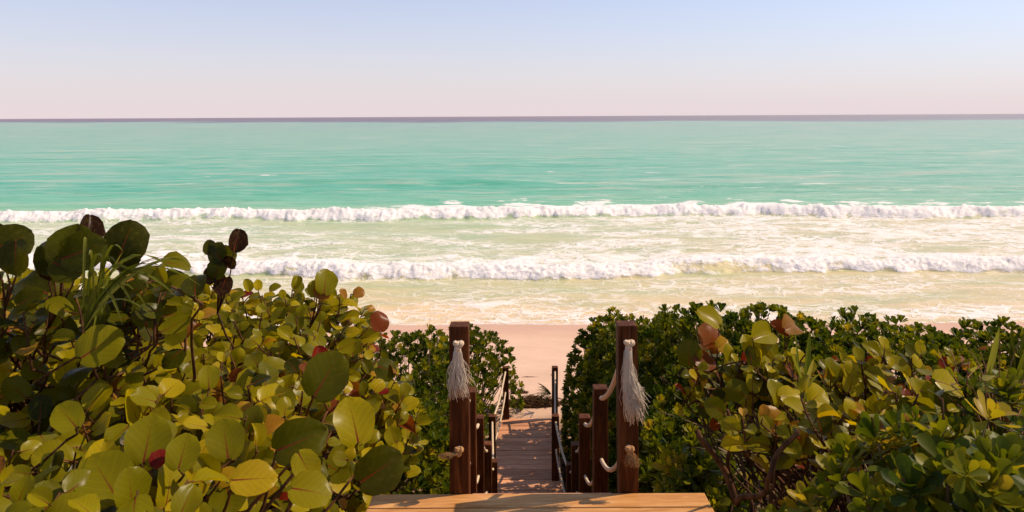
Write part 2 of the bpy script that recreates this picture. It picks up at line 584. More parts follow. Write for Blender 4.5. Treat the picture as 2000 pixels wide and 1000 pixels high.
def build_ground():
    ys = np.concatenate([np.arange(-25, 2, 1.0), np.arange(2, 24, 0.12), np.arange(24, 62, 2.0), [120.0, 400.0]])
    xs = np.concatenate([np.arange(-400, -30, 20.0), np.arange(-30, -8, 0.6), np.arange(-8, 8, 0.14), np.arange(8, 30, 0.6), np.arange(30, 401, 20.0)])
    X, Y = np.meshgrid(xs, ys)
    Z = ground_z(X, Y)
    r, c = X.shape
    i = np.arange(r * c).reshape(r, c)
    q = np.stack([i[:-1, :-1], i[:-1, 1:], i[1:, 1:], i[1:, :-1]], -1).reshape(-1, 4)
    lit = sstep(12.2, 11.0, Y + 0.6 * perlin(X / 0.8, Y / 0.8, 5)) * 0.9
    lit = np.maximum(lit, 0)
    me = mesh_np('ground', np.stack([X, Y, Z], -1).reshape(-1, 3), q, M['sand'], attrs={'litter': ('FLOAT', lit.ravel())})
    tag(obj('beach_sand', me), kind='structure')


build_ground()


# ------------------------------------------------------------------ sea with two lines of breakers
def build_sea():
    ys = [21.2]
    while ys[-1] < 25000:
        y = ys[-1]
        ys.append(y + max(0.055, 0.75 * y * y / (F * CZ)))
    ys = np.array(ys)
    ncol = 880
    tcol = np.linspace(-1, 1, ncol)
    Y, T = np.meshgrid(ys, tcol, indexing='ij')
    X = T * (Y * 0.80 + 5.0)
    dY = np.gradient(ys)[:, None] * np.ones_like(X)
    near = lambda lam: np.clip(1.4 - dY / lam * 2.2, 0, 1)
    h = 0.16 * fbm(X / 17, Y / 5.5, 3, 1) * near(5.5) + 0.07 * fbm(X / 4.5, Y / 1.7, 3, 4) * near(1.7)
    h = h * sstep(22, 40, Y) + 0.03 * fbm(X / 2.2, Y / 1.0, 3, 6) * near(1.0)
    # long unbroken swells further out
    for k, (y0, A, ln, xc, xw) in enumerate([(72, 0.42, 2.6, -12, 26), (66, 0.25, 2.2, 22, 22), (98, 0.30, 4.0, 18, 40), (120, 0.3, 5, -50, 50), (58, 0.14, 2.0, -20, 18)]):
        yc = y0 + 2.5 * perlin(X / 30, 0 * X, 30 + k)
        s = (Y - yc)
        h += A * np.exp(-(s / ln) ** 2) * np.exp(-((X - xc) / xw) ** 2) * (0.8 + 0.5 * perlin(X / 9, 0 * X, 40 + k))
    foam = np.zeros_like(h)
    lace = np.zeros_like(h)
    for k, (y0, A0, wf, Lb, Lf) in enumerate([(47.3, 0.24, 1.2, 2.0, 9.5), (30.3, 0.19, 0.9, 1.2, 4.4)]):
        broken = np.ones_like(h)
        yc = y0 + 1.7 * fbm(X / 15, 0 * X + k, 2, 11 + k) + 0.55 * fbm(X / 2.3, 0 * X + k, 3, 15 + k)
        if k == 1: yc = yc + 0.5 * np.exp(-((X - 9.5) / 3.0) ** 2) + 0.6 * sstep(-5, -14, X)
        A = A0 * (1.0 + 1.1 * perlin(X / 5.0, 0 * X, 21 + k) + 0.5 * perlin(X / 1.3, 0 * X, 25 + k))
        s = Y - yc
        prof = np.where(s < 0, sstep(-wf, 0.05, s), np.exp(-np.maximum(s, 0) / Lb))
        A = A * (0.75 + 0.9 * np.abs(perlin(X / 11.0, 0 * X + 3, 27 + k)) + 0.25 * perlin(X / 0.7, Y / 2.0, 28 + k))
        h += A * prof
        edge = fbm(X / 2.8, Y / 2.0, 4, 33 + k)
        f = sstep(-wf * 1.02, -wf * 0.82, s + 0.25 * perlin(X / 0.6, Y / 3, 44 + k)) * (1 - sstep(Lf * 0.35, Lf, s + edge * Lf * 0.7))
        if k == 1:
            f *= 1 - 0.6 * np.exp(-((X - 9.0) / 2.4) ** 2) * sstep(0.1, -0.3, s)
        if k == 0:      # the left third breaks in a narrower band
            f *= 1 - sstep(-6, -16, X) * sstep(2.0, 4.5, s + edge)
        lump = billow(X / 0.85, Y / 0.75, 4, 51 + k)
        fall = np.exp(-np.maximum(s, 0) / 1.6) * sstep(-wf * 1.1, -wf * 0.5, s)
        gs = 1.0 if k == 0 else 0.72
        fine = billow(X / (0.34 * gs), Y / (0.34 * gs), 3, 63 + k)
        h += f * fall * (0.085 * lump + 0.06 * fine + 0.10 * np.maximum(billow(X / 2.4, Y / 1.5, 2, 57 + k), 0)) * gs
        h += f * 0.05 * gs * np.maximum(fine, 0) * sstep(6, 1, s)
        h += np.exp(-((s - 0.1) / 0.16) ** 2) * gs * 0.22 * np.maximum(perlin(X / 0.42, 0 * X, 68 + k) + 0.5 * perlin(X / 0.16, 0 * X, 69 + k), 0)
        # holes in the foam of the steep face
        f *= 1 - 0.5 * sstep(0.2, 0.5, perlin(X / 1.6, Y / 0.5, 71 + k)) * sstep(-0.2, -wf * 0.8, s)
        f *= 0.80 + 0.5 * perlin(X / 1.1, Y / 0.7, 75 + k) * sstep(-wf * 0.3, 1.0, s)
        foam = np.maximum(foam, f)
    # swash edge: a thin foamy lip where the water meets the sand
    edge_y = 22.55 + 0.25 * fbm(X / 3.5, 0 * X, 3, 81) + 0.06 * perlin(X / 0.5, 0 * X, 83)
    foam = np.maximum(foam, 0.75 * np.exp(-((Y - edge_y - 0.12) / 0.16) ** 2))
    foam = np.maximum(foam, 0.42 * np.exp(-((Y - edge_y - 0.9 - 0.3 * perlin(X / 1.5, 0 * X, 88)) / 0.22) ** 2))
    swash = sstep(edge_y + 0.25, edge_y - 0.05, Y)
    h += 0.035 * np.exp(-((Y - edge_y - 0.1) / 0.15) ** 2) - 0.35 * swash
    # whitecaps offshore
    wc = fbm(X / 2.6, Y / 1.1, 3, 91) * near(0.5) + 0.55 * fbm(X / 40, Y / 14, 2, 95)
    wcap = sstep(0.60, 0.82, wc + 0.35 * np.clip(h, 0, 1)) * sstep(55, 62, Y)
    foam = np.maximum(foam, wcap * 0.8)
    for (px, py, w) in [(520, 342, 1.4), (408, 344, 0.9), (1275, 338, 1.8), (985, 236, 5), (560, 340, .8), (1075, 335, .9)]:
        d = CZ * F / (py - HOR + (px - 1000) * 0.005)
        q = P(px, py, d)
        foam = np.maximum(foam, 0.95 * np.exp(-((X - q[0]) / w) ** 2 - ((Y - q[1]) / (0.25 * w + 0.1)) ** 2) * (0.8 + perlin(X / 0.7, Y / 0.4, 97)))
    # lace density between the breakers and in the wash
    rightish = sstep(-8, 14, X)
    lace += sstep(22.3, 23.2, Y) * sstep(30.5, 29, Y) * (0.50 + 0.30 * sstep(26, 23, Y))
    lace += sstep(30.2, 31.0, Y) * sstep(48, 45.5, Y) * (0.60 + 0.35 * rightish + 0.25 * sstep(35, 32, Y))
    clear = np.exp(-((X - 1.2) / 2.6) ** 2 - ((Y - 38.5) / 1.9) ** 2) + 0.8 * np.exp(-((X + 9) / 5) ** 2 - ((Y - 43.5) / 1.6) ** 2)
    lace = lace * 1.15 * (0.85 + 0.4 * fbm(X / 6, Y / 2.2, 3, 92))
    lace *= 1 - np.clip(clear * 1.2, 0, 0.95)
    lace += 0.22 * sstep(50, 56, Y) * sstep(140, 60, Y) * (0.25 + 0.75 * rightish) + 0.25 * sstep(140, 400, Y) * rightish * 0.5
    lace = np.clip(lace, 0, 1)
    fleck = sstep(52, 60, Y) * (0.35 + 0.65 * sstep(-0.3, 0.6, X / Y))  # whitecaps and painted glitter, denser to the right
    # body colour of the water by depth over the sand
    stops = [(21, (238, 192, 144)), (23.5, (230, 192, 144)), (27, (204, 188, 140)), (30, (196, 188, 142)), (34, (188, 188, 144)), (44, (180, 188, 146)),
             (49, (160, 188, 148)), (56, (122, 180, 146)), (66, (96, 172, 142)), (85, (104, 174, 146)), (120, (124, 176, 148)), (200, (138, 174, 148)),
             (420, (142, 168, 148)), (740, (138, 164, 146)), (900, (104, 90, 104)), (1500, (110, 80, 88)), (25000, (128, 92, 96))]
    sy = np.log([a for a, _ in stops])
    lin = np.array([srgb(*c)[:3] for _, c in stops])
    yy = Y * (1 + 0.04 * fbm(X / 30, Y / 20, 2, 99)) * np.where(Y > 400, 1 + 0.10 * sstep(-0.1, 0.55, X / Y) + 0.30 * perlin(X / 150, Y / 700, 98) - 0.40 * sstep(-0.1, -0.7, X / Y), 1)
    ly = np.log(np.maximum(yy, 21))
    wcol = np.stack([np.interp(ly, sy, lin[:, k]) for k in range(3)] + [np.ones_like(ly)], -1)
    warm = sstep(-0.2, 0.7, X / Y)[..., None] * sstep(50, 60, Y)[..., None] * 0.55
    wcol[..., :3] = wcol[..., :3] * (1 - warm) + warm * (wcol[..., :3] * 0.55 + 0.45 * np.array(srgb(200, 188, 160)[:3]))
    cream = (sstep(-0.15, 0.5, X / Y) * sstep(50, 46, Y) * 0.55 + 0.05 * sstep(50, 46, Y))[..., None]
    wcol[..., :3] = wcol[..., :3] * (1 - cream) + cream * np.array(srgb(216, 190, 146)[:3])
    r, c = X.shape
    i = np.arange(r * c).reshape(r, c)
    q = np.stack([i[:-1, :-1], i[:-1, 1:], i[1:, 1:], i[1:, :-1]], -1).reshape(-1, 4)
    me = mesh_np('sea', np.stack([X, Y, h], -1).reshape(-1, 3), q, M['sea'],
                 attrs={'foam': ('FLOAT', foam.ravel()), 'fleck': ('FLOAT', fleck.ravel()), 'outer': ('FLOAT', sstep(280, 600, Y).ravel()), 'deep': ('FLOAT', (sstep(44, 60, Y) * sstep(900, 500, Y)).ravel()), 'lace': ('FLOAT', lace.ravel()), 'water': ('FLOAT_COLOR', wcol.reshape(-1, 4))})
    tag(obj('sea', me), kind='structure')


build_sea()

# ------------------------------------------------------------------ landing, stairs, boardwalk
landing = empty('wooden_landing', (0.14, 2.4, DECK_Z - 0.3), 'sunlit orange timber landing at the top of the beach stairs', 'landing')
LX0, LX1 = P(728, 963, 3.685)[0], P(1376, 967, 3.685)[0]


def plank(x0, x1, y0, y1, z0, z1, mat, parent, name='plank', w=0.005):
    cx, cy, cz = (x0 + x1) / 2, (y0 + y1) / 2, (z0 + z1) / 2
    mb = MB(); mb.box((x0 - cx, y0 - cy, z0 - cz), (x1 - cx, y1 - cy, z1 - cz))
    me = bevel(mb.mesh(name, mat, False), w, 2)
    o = obj(name, me, parent)
    pl = parent.location if parent is not None else Vector((0, 0, 0))
    o.location = (cx - pl[0], cy - pl[1], cz - pl[2])
    return o


yy = 3.685
k = 0
while yy > 1.0:
    wd = 0.128 + 0.012 * (k % 2)
    plank(LX0 - 0.004 * (k % 3), LX1 + 0.003 * (k % 2), yy - wd, yy, DECK_Z - 0.038 - 0.001 * (k % 2), DECK_Z - 0.0015 * (k % 3), M['deck'], landing)
    yy -= wd + 0.006
    k += 1
for x in (LX0 + 0.06, 0.14, LX1 - 0.06):
    plank(x - 0.02, x + 0.02, 1.1, 3.60, DECK_Z - 0.20, DECK_Z - 0.042, M['post'], landing, 'joist')
plank(LX0 + 0.01, LX1 - 0.01, 3.612, 3.65, DECK_Z - 0.19, DECK_Z - 0.043, M['deck'], landing, 'fascia_board')
for x in (LX0 + 0.1, LX1 - 0.1):
    for y in (1.3, 3.5):
        plank(x - 0.045, x + 0.045, y - 0.045, y + 0.045, float(ground_z(x, y)) - 0.25, DECK_Z - 0.202, M['post'], landing, 'support_post')

# stairs
stairs = empty('wooden_stairs', (0.17, 6.2, 2.8), 'dark timber stairs dropping from the landing to the boardwalk', 'stairs')
n_st = 17
y0s, y1s = 3.75, 8.55
for i in range(n_st):
    t0 = (i + 1) / (n_st + 1)
    y = y0s + (y1s - y0s) * i / n_st
    z = DECK_Z + (WALK_Z - DECK_Z) * t0
    xo = 0.035 * t0
    plank(-0.235 + xo, 0.545 + xo, y, y + 0.275, z - 0.038, z, M['walk'], stairs, 'tread')
for sx in (-0.30, 0.655):
    mb = MB()
    za, zb = DECK_Z - 0.06, WALK_Z - 0.02
    v = [(-0.02, y0s - 0.05, za), (0.02, y0s - 0.05, za), (0.02, y1s, zb), (-0.02, y1s, zb),
         (-0.02, y0s - 0.05, za - 0.3), (0.02, y0s - 0.05, za - 0.3), (0.02, y1s, zb - 0.3), (-0.02, y1s, zb - 0.3)]
    v = [(a + sx - 0.17, b - 6.2, c - 2.8) for a, b, c in v]
    mb.add(v, [(0, 1, 2, 3), (7, 6, 5, 4), (0, 4, 5, 1), (1, 5, 6, 2), (2, 6, 7, 3), (3, 7, 4, 0)])
    obj('stringer', bevel(mb.mesh('stringer', M['post'], False), 0.004), stairs)

walk = bpy.data.objects.new('boardwalk', None)
C.objects.link(walk); walk.location = (0.2, 10.4, WALK_Z - 0.04)
tag(walk, kind='structure')
y = 8.62
k = 0
while y < 12.05:
    off = 0.10 * (y - 8.6) / 3.7
    o = plank(-0.325 + off * 0.9 + rng.normal(0, 0.006), 0.66 + off * 0.5 + rng.normal(0, 0.006), y, y + 0.137, WALK_Z - 0.036 + rng.normal(0, 0.0015), WALK_Z + rng.normal(0, 0.002), M['walk'], walk)
    y += 0.145
for x in (-0.15, 0.55):
    plank(x - 0.02, x + 0.02, 8.6, 12.1, WALK_Z - 0.20, WALK_Z - 0.041, M['post'], walk, 'joist')

# ------------------------------------------------------------------ rail posts and ropes
PW = 0.10
LEFT = [(3.735, -0.229, 1.08), (5.03, -0.263, 1.915), (6.36, -0.263, 2.66), (7.40, -0.226, 3.37), (8.44, -0.192, 4.05), (10.07, -0.250, 4.20), (12.10, -0.080, 4.23)]
RIGHT = [(3.735, 0.541, 1.08), (5.03, 0.560, 1.90), (6.36, 0.579, 2.66), (7.40, 0.595, 3.38), (8.44, 0.618, 4.09), (10.07, 0.537, 4.20), (12.10, 0.653, 4.23)]
names_l = ['tall dark timber post left of the stairs, hung with a short white tassel',
           'second timber rail post down the left side of the stairs',
           'third timber rail post down the left side of the stairs',
           'fourth timber rail post down the left side of the stairs',
           'lowest timber rail post of the stairs, left side',
           'timber rail post at the near end of the boardwalk, left side',
           'timber rail post at the beach end of the boardwalk, left side, against the hedge']
names_r = ['tall dark timber post right of the stairs, hung with a long frayed tassel',
           'second timber rail post down the right side of the stairs',
           'third timber rail post down the right side of the stairs',
           'fourth timber rail post down the right side of the stairs',
           'lowest timber rail post of the stairs, right side',
           'timber rail post at the near end of the boardwalk, right side',
           'timber rail post at the beach end of the boardwalk, right side']


def rail_post(y, x_in, dz, side, label, first):
    xc = x_in + side * PW / 2
    top = CZ - dz
    bot = float(ground_z(xc, y)) - 0.3
    hgt = top - bot
    segs = 10
    v, f = [], []
    lean = rng.normal(0, 0.006, 2)
    if first and side < 0: lean = np.array([0.002, 0])
    cor = [(-1, -1), (1, -1), (1, 1), (-1, 1)]
    for i in range(segs + 1):
        t = i / segs
        for (a, b) in cor:
            w = PW / 2 + rng.normal(0, 0.0009)
            v.append((a * w - lean[0] * (1 - t), b * w - lean[1] * (1 - t), t * hgt))
    for i in range(segs):
        for s in range(4):
            f.append((i * 4 + s, i * 4 + (s + 1) % 4, (i + 1) * 4 + (s + 1) % 4, (i + 1) * 4 + s))
    f += [(3, 2, 1, 0), tuple(segs * 4 + s for s in range(4))]
    mb = MB(); mb.add(v, f)
    me = mb.mesh('rail_post', M['post'], False)
    import bmesh
    bm = bmesh.new(); bm.from_mesh(me)
    sharp = [e for e in bm.edges if e.calc_face_angle(0) > 0.8]
    bmesh.ops.bevel(bm, geom=sharp, offset=0.006, segments=2, affect='EDGES', profile=0.6)
    bm.to_mesh(me); bm.free()
    o = obj('rail_post', me, None, (xc, y, bot))
    tag(o, label, 'post', 'timber rail posts beside the stairs and boardwalk')
    return o


for side, L, nm in ((-1, LEFT, names_l), (1, RIGHT, names_r)):
    for i, ((y, x, dz), lb) in enumerate(zip(L, nm)):
        rail_post(y, x, dz, side, lb, i == 0)


def strands(mb, p0, n, length, spread, rad, dir0=(0, 0, -1), grav=0.5, flare=(0, 0, 0), bundle=0.35, wob=0.012):
    """frayed rope end: n thin strands leaving p0"""
    d0 = np.array(dir0, float)
    for k in range(n):
        a, r = rng.uniform(0, 2 * math.pi), math.sqrt(rng.uniform(0, 1))
        off = np.array([math.cos(a) * r, math.sin(a) * r * 0.5, 0])
        L = length * rng.uniform(0.72, 1.05)
        pts = []
        ph = rng.uniform(0, 6.28, 3)
        for t in np.linspace(0, 1, 9):
            open_ = max(0.0, (t - bundle) / (1 - bundle))
            w = 0.34 + 0.12 * min(1, t / max(bundle, 0.05)) + open_ ** 0.8 * 0.75
            p = np.array(p0) + d0 * L * t * (1 - grav) + np.array([0, 0, -1]) * L * t * grav
            p = p + off * spread * w + np.array(flare) * open_ ** 1.6 * (0.4 + r)
            p = p + wob * open_ * np.array([math.sin(7 * t + ph[0]), 0.6 * math.sin(8 * t + ph[1]), 0.5 * math.sin(6 * t + ph[2])])
            pts.append(p)
        mb.tube(pts, np.linspace(rad, rad * 0.55, 9), 4, True, 60)


def knot(mb, c, r, thick, n=26):
    """an overhand lump: a closed wound loop of rope"""
    pts = []
    for i in range(n + 1):
        t = 2 * math.pi * i / n
        pts.append(np.array(c) + r * np.array([0.50 * math.sin(t) + 0.22 * math.sin(2 * t), -0.25 + 0.35 * math.sin(3 * t), 0.55 * math.cos(t) - 0.25 * math.cos(2 * t)]))
    mb.tube(pts, thick, 8, True, 40)


def rope(L, side, drop, label, r, knots, tassel_fn, n_posts=7, sag=0.10):
    root = empty('rail_rope', (L[0][1], L[0][0], CZ - L[0][2] - drop[0]), label, 'rope', 'ropes threaded through the rail posts')
    o0 = np.array(root.location)
    holes = [np.array([x + side * PW * 0.5, y, CZ - dz - drop[min(i, len(drop) - 1)]]) for i, (y, x, dz) in enumerate(L[:n_posts])]
    mb = MB()
    pts = [holes[0] + np.array([0, -PW / 2 - 0.012, 0])]
    for a, b in zip(holes[:-1], holes[1:]):
        ln = np.linalg.norm(b - a)
        s = sag * min(1, ln / 1.6) * rng.uniform(0.8, 1.15)
        steep = abs(b[2] - a[2]) / ln
        for t in np.linspace(0, 1, 15)[:-1]:
            p = a + (b - a) * t
            p[2] -= s * 4 * t * (1 - t)
            pts.append(p)
    pts.append(holes[-1]); pts.append(holes[-1] + np.array([0, PW / 2 + 0.01, 0]))
    mb.tube(np.array(pts) - o0, r, 9, True, 45)
    obj('cord', mb.mesh('cord', M['rope']), root)
    kc = holes[0] + np.array([0, -PW / 2 - 0.028, 0]) - o0
    tassel_fn(root, kc)
    return root


def long_tassel(length, spread, flare, n=150):
    def fn(root, kc):
        mb = MB()
        strands(mb, kc + np.array([-0.004, -0.012, -0.005]), n, length, spread, 0.0022, flare=flare, wob=0.016)
        strands(mb, kc + np.array([-0.004, -0.012, -0.03]), 26, length * 0.8, spread * 1.5, 0.0012, flare=np.array(flare) * 1.6, wob=0.028, bundle=0.25)
        ts = obj('tassel', mb.mesh('tassel', M['strand']), root)
        mb = MB(); knot(mb, kc, 0.026, 0.0135)
        obj('knot', mb.mesh('knot', M['rope']), ts)
    return fn


def short_tassel(d, length=0.075):
    def fn(root, kc):
        mb = MB()
        strands(mb, kc + np.array([0, -0.012, 0]), 130, length, 0.030, 0.0014, dir0=d, grav=0.35, bundle=0.1, wob=0.016)
        ts = obj('tassel', mb.mesh('tassel', M['jute']), root)
        mb = MB(); knot(mb, kc, 0.021, 0.013)
        obj('knot', mb.mesh('knot', M['jute']), ts)
    return fn


UP = [0.085, 0.08, 0.07, 0.08, 0.10, 0.07, 0.06]
LO = [0.625, 0.50, 0.52, 0.50, 0.50, 0.45, 0.40]
rope(RIGHT, 1, UP, 'upper cream rope down the right rail, ending in a long frayed tassel', 0.0155, 1, long_tassel(0.40, 0.044, (0.028, 0, 0.02), 190))
rope(LEFT, -1, UP, 'upper cream rope down the left rail, ending in a short thick tassel', 0.0155, 1, long_tassel(0.255, 0.044, (0.005, 0, 0.0), 150))
rope(RIGHT, 1, LO, 'lower cream rope down the right rail, ending in a brown frayed knot', 0.0135, 1, short_tassel((0.25, -0.2, -1.0)), sag=0.13)
rope(LEFT, -1, LO, 'lower cream rope down the left rail, ending in a brown frayed knot pointing left', 0.0135, 1, short_tassel((-1.2, -0.2, 0.25), 0.10), sag=0.13)

# ------------------------------------------------------------------ leaf templates
def grid_faces(r, c):
    i = np.arange(r * c).reshape(r, c)
    return np.stack([i[:-1, :-1], i[:-1, 1:], i[1:, 1:], i[1:, :-1]], -1).reshape(-1, 4)


def grape_leaf(fold, curl, wave, aspect, seed, rows=8, cols=7):
    """round leathery leaf, base at the origin, tip along +y, unit length"""
    r = np.random.default_rng(seed)
    v = np.array([0.0, 0.045, 0.16, 0.34, 0.54, 0.74, 0.90, 0.985])[:rows]
    hw = aspect * np.array([0.10, 0.27, 0.405, 0.50, 0.505, 0.425, 0.27, 0.07])[:rows]
    u = np.linspace(-1, 1, cols)
    V, U = np.meshgrid(v, u, indexing='ij')
    HW = np.repeat(hw[:, None], cols, 1)
    y = V - 0.05 * np.abs(U) ** 2 * (1 - V) * 1.5 * (V < 0.3) + 0.012 * r.normal(0, 1, V.shape) * np.abs(U)
    x = U * HW * (1 + 0.03 * r.normal(0, 1, V.shape))
    z = fold * np.abs(x) - curl * (V - 0.3) ** 2 + wave * np.sin(V * 7 + U * 2.2 + seed) * np.abs(U) + 0.010 * np.cos(V * 6 * 6.28) * np.abs(U) * 0.4
    # folding narrows the leaf
    x = x * (1 - 0.35 * min(1.0, abs(fold)))
    verts = np.stack([x, y, z], -1).reshape(-1, 3)
    uv = np.stack([(U * HW / (aspect * 0.505) + 1) / 2, V], -1).reshape(-1, 2)
    return verts, grid_faces(rows, cols), uv


def spoon_leaf(curl, seed, rows, fold=0.25):
    v = np.linspace(0, 1, rows) ** 0.85
    hw = np.interp(v, [0, 0.25, 0.5, 0.7, 0.85, 0.95, 1.0], [0.035, 0.075, 0.155, 0.215, 0.215, 0.16, 0.085])
    if rows == 4: v = np.array([0, 0.45, 0.84, 1.0]); hw = np.array([0.035, 0.14, 0.225, 0.11])
    U = np.array([-1, 0, 1.0])
    V, UU = np.meshgrid(v, U, indexing='ij')
    HW = np.repeat(hw[:, None], 3, 1)
    x = UU * HW
    y = V.copy(); y[-1, :] -= 0.02 * np.abs(U)
    z = fold * np.abs(x) + curl * (V ** 2)
    return np.stack([x, y, z], -1).reshape(-1, 3), grid_faces(rows, 3), np.stack([(UU + 1) / 2, V], -1).reshape(-1, 2)


def frame(normal, tip):
    n = normal / (np.linalg.norm(normal, axis=-1, keepdims=True) + 1e-9)
    t = tip - n * np.sum(tip * n, -1, keepdims=True)
    t = t / (np.linalg.norm(t, axis=-1, keepdims=True) + 1e-9)
    x = np.cross(t, n)
    return np.stack([x, t, n], -1)     # columns


def join(templ, Ms, Ts, tones):
    v, f, uv = templ
    N, n = len(Ts), len(v)
    V = np.einsum('nij,kj->nki', Ms, v) + Ts[:, None, :]
    Fq = f[None] + (np.arange(N) * n)[:, None, None]
    tn = np.repeat(tones, n)
    return V.reshape(-1, 3), Fq.reshape(-1, 4), np.tile(uv, (N, 1)), tn


GRAPE = [grape_leaf(0.18, 0.16, 0.045, 1.00, 1), grape_leaf(0.36, 0.30, 0.05, 0.98, 2), grape_leaf(-0.16, 0.38, 0.05, 1.05, 3),
         grape_leaf(0.55, 0.12, 0.04, 1.0, 4), grape_leaf(0.05, -0.18, 0.04, 0.92, 5), grape_leaf(0.9, 0.45, 0.05, 1.0, 6), grape_leaf(0.16, 0.05, 0.05, 0.86, 7)]
SPOON_HI = [spoon_leaf(0.18, 1, 7), spoon_leaf(-0.10, 2, 7), spoon_leaf(0.35, 3, 7, 0.45)]


def rosette(seed, n=11, rows=4):
    r = np.random.default_rng(seed)
    vs, fs, uvs, cnt = [], [], [], 0
    for k in range(n):
        az = k * 2.39996 + r.normal(0, 0.15)
        el = R(84 - 60 * (k / (n - 1)) ** 0.8) + r.normal(0, 0.14)
        ln = (0.62 + 0.38 * min(1, k / 5)) * r.uniform(0.85, 1.1)
        v, f, uv = spoon_leaf(r.uniform(-0.05, 0.35), 0, rows, r.uniform(0.15, 0.5))
        tip = np.array([math.cos(az) * math.cos(el), math.sin(az) * math.cos(el), math.sin(el)])
        nrm = np.array([-math.cos(az) * math.sin(el), -math.sin(az) * math.sin(el), math.cos(el)])
        m = frame(nrm, tip)
        vs.append((v * ln) @ m.T + np.array([0, 0, -0.18 * k / n])); fs.append(f + cnt); uvs.append(uv); cnt += len(v)
    return np.concatenate(vs), np.concatenate(fs), np.concatenate(uvs)


ROS = [rosette(100 + i) for i in range(6)]

# ------------------------------------------------------------------ plants: gather placements first
plants = []          # dict(root, kind, templ list, items list)


def new_plant(name, base, label, cat, group, kind, mat, templs, part, cap=300):
    p = dict(name=name, base=np.array(base, float), label=label, cat=cat, group=group, kind=kind, mat=mat, templs=templs, part=part,
             M=[], T=[], tone=[], ti=[], size=[], force=[], stems=MB(), cap=cap)
    plants.append(p)
    return p


def put(p, m3, pos, scale, tone, ti, force=False):
    p['M'].append(np.asarray(m3) * scale); p['T'].append(np.asarray(pos, float)); p['tone'].append(float(np.clip(tone, 0.001, 1)))
    p['ti'].append(ti); p['size'].append(scale); p['force'].append(force)


def unit(v):
    v = np.asarray(v, float)
    return v / (np.linalg.norm(v) + 1e-9)


def grape_tone():
    u = rng.uniform()
    if u < 0.045: return rng.uniform(0.76, 0.84)
    if u < 0.06: return rng.uniform(0.85, 0.95)
    if u < 0.10: return rng.uniform(0.02, 0.2)
    return float(np.clip(rng.normal(0.54, 0.15), 0.12, 0.73))


def grape_shoot(p, base, axis, length, nleaf, size, tonef=grape_tone, face=(0.45, -1, 0.2), facing=0.55, bend=None):
    axis = unit(axis)
    side = unit(np.cross(axis, rng.normal(0, 1, 3)))
    pts = [base + axis * length * t + side * 0.06 * length * math.sin(3 * t) for t in np.linspace(0, 1, 6)]
    p['stems'].tube(np.array(pts) - p['base'], np.linspace(0.007, 0.0035, 6), 5)
    az0 = rng.uniform(0, 6.28)
    e1 = unit(np.cross(axis, (0.3, 0.9, 0.1))); e2 = np.cross(axis, e1)
    for k in range(nleaf):
        t = (k + 0.7) / nleaf
        at = base + axis * length * t
        az = az0 + k * 2.5 + rng.normal(0, 0.3)
        rad = math.cos(az) * e1 + math.sin(az) * e2
        tipd = unit(rad * 0.75 + axis * rng.uniform(0.3, 1.0) + np.array([0, 0, 0.15]))
        nrm = unit(axis * 0.55 - rad * 0.25 + np.array([0, 0, 0.35]) + facing * np.array(face) * rng.uniform(0.3, 1.5) + rng.normal(0, 0.38, 3))
        s = size * rng.uniform(0.62, 1.22) * (0.7 + 0.3 * math.sin(math.pi * min(1, t + 0.15)))
        pb = at + rad * 0.012 + tipd * 0.022
        p['stems'].tube(np.array([at, (at + pb) / 2 + axis * 0.004, pb]) - p['base'], [0.0035, 0.003, 0.0028], 4)
        put(p, frame(nrm, tipd), pb, s, tonef(), rng.choice(7, p=[0.26, 0.2, 0.16, 0.12, 0.12, 0.04, 0.10]))


def limb(p, a, b, r0, r1, wob=0.08, n=9):
    a, b = np.array(a, float), np.array(b, float)
    L = np.linalg.norm(b - a)
    ph = rng.uniform(0, 6, 3)
    ts = np.linspace(0, 1, n)
    pts = [a + (b - a) * t + wob * L * np.sin(math.pi * t) * np.array([math.sin(4 * t + ph[0]), math.sin(5 * t + ph[1]), 0.6 * math.sin(4 * t + ph[2]) + 0.5]) for t in ts]
    p['stems'].tube(np.array(pts) - p['base'], np.linspace(r0, r1, n), 6)
    return pts


# ---- left sea grapes: one canopy shared out among four shrubs
def canopyL(x, y):
    z = 5.33 + 0.10 * fbm(x / 0.9, y / 0.8, 2, 61) + 0.05 * sstep(-2.0, -4.0, x)
    z = z - 0.75 * sstep(-1.25, -0.70, x + 0.12 * perlin(y / 0.6, 0 * y, 66)) ** 1.3
    z = z - 0.9 * sstep(5.0, 6.0, y) + 0.10 * sstep(4.2, 5.0, y)
    return z


grapeG = 'sea grape shrubs beside the stairs'
gl = [
    new_plant('sea_grape_shrub', (-1.35, 2.75, float(ground_z(-1.35, 2.75))), 'sea grape shrub with big round yellow-green leaves overhanging the left edge of the landing', 'shrub', grapeG, 'grape', 'grape', GRAPE, 'leaf'),
    new_plant('sea_grape_shrub', (-2.55, 3.0, float(ground_z(-2.55, 3.0))), 'sea grape shrub filling the bottom left corner, with veined yellow-green leaves', 'shrub', grapeG, 'grape', 'grape', GRAPE, 'leaf'),
    new_plant('sea_grape_shrub', (-1.55, 4.5, float(ground_z(-1.55, 4.5))), 'sea grape shrub with smaller leaves sloping down to the hedge, one folded leaf sticking up', 'shrub', grapeG, 'grape', 'grape', GRAPE, 'leaf'),
    new_plant('sea_grape_shrub', (-3.1, 4.7, float(ground_z(-3.1, 4.7))), 'sea grape shrub at the far left with dark leaves raised against the surf', 'shrub', grapeG, 'grape', 'grape', GRAPE, 'leaf')]
glc = np.array([g['base'][:2] for g in gl])


def gl_near(x, y):
    return gl[int(np.argmin((glc[:, 0] - x) ** 2 + (glc[:, 1] - y) ** 2))]


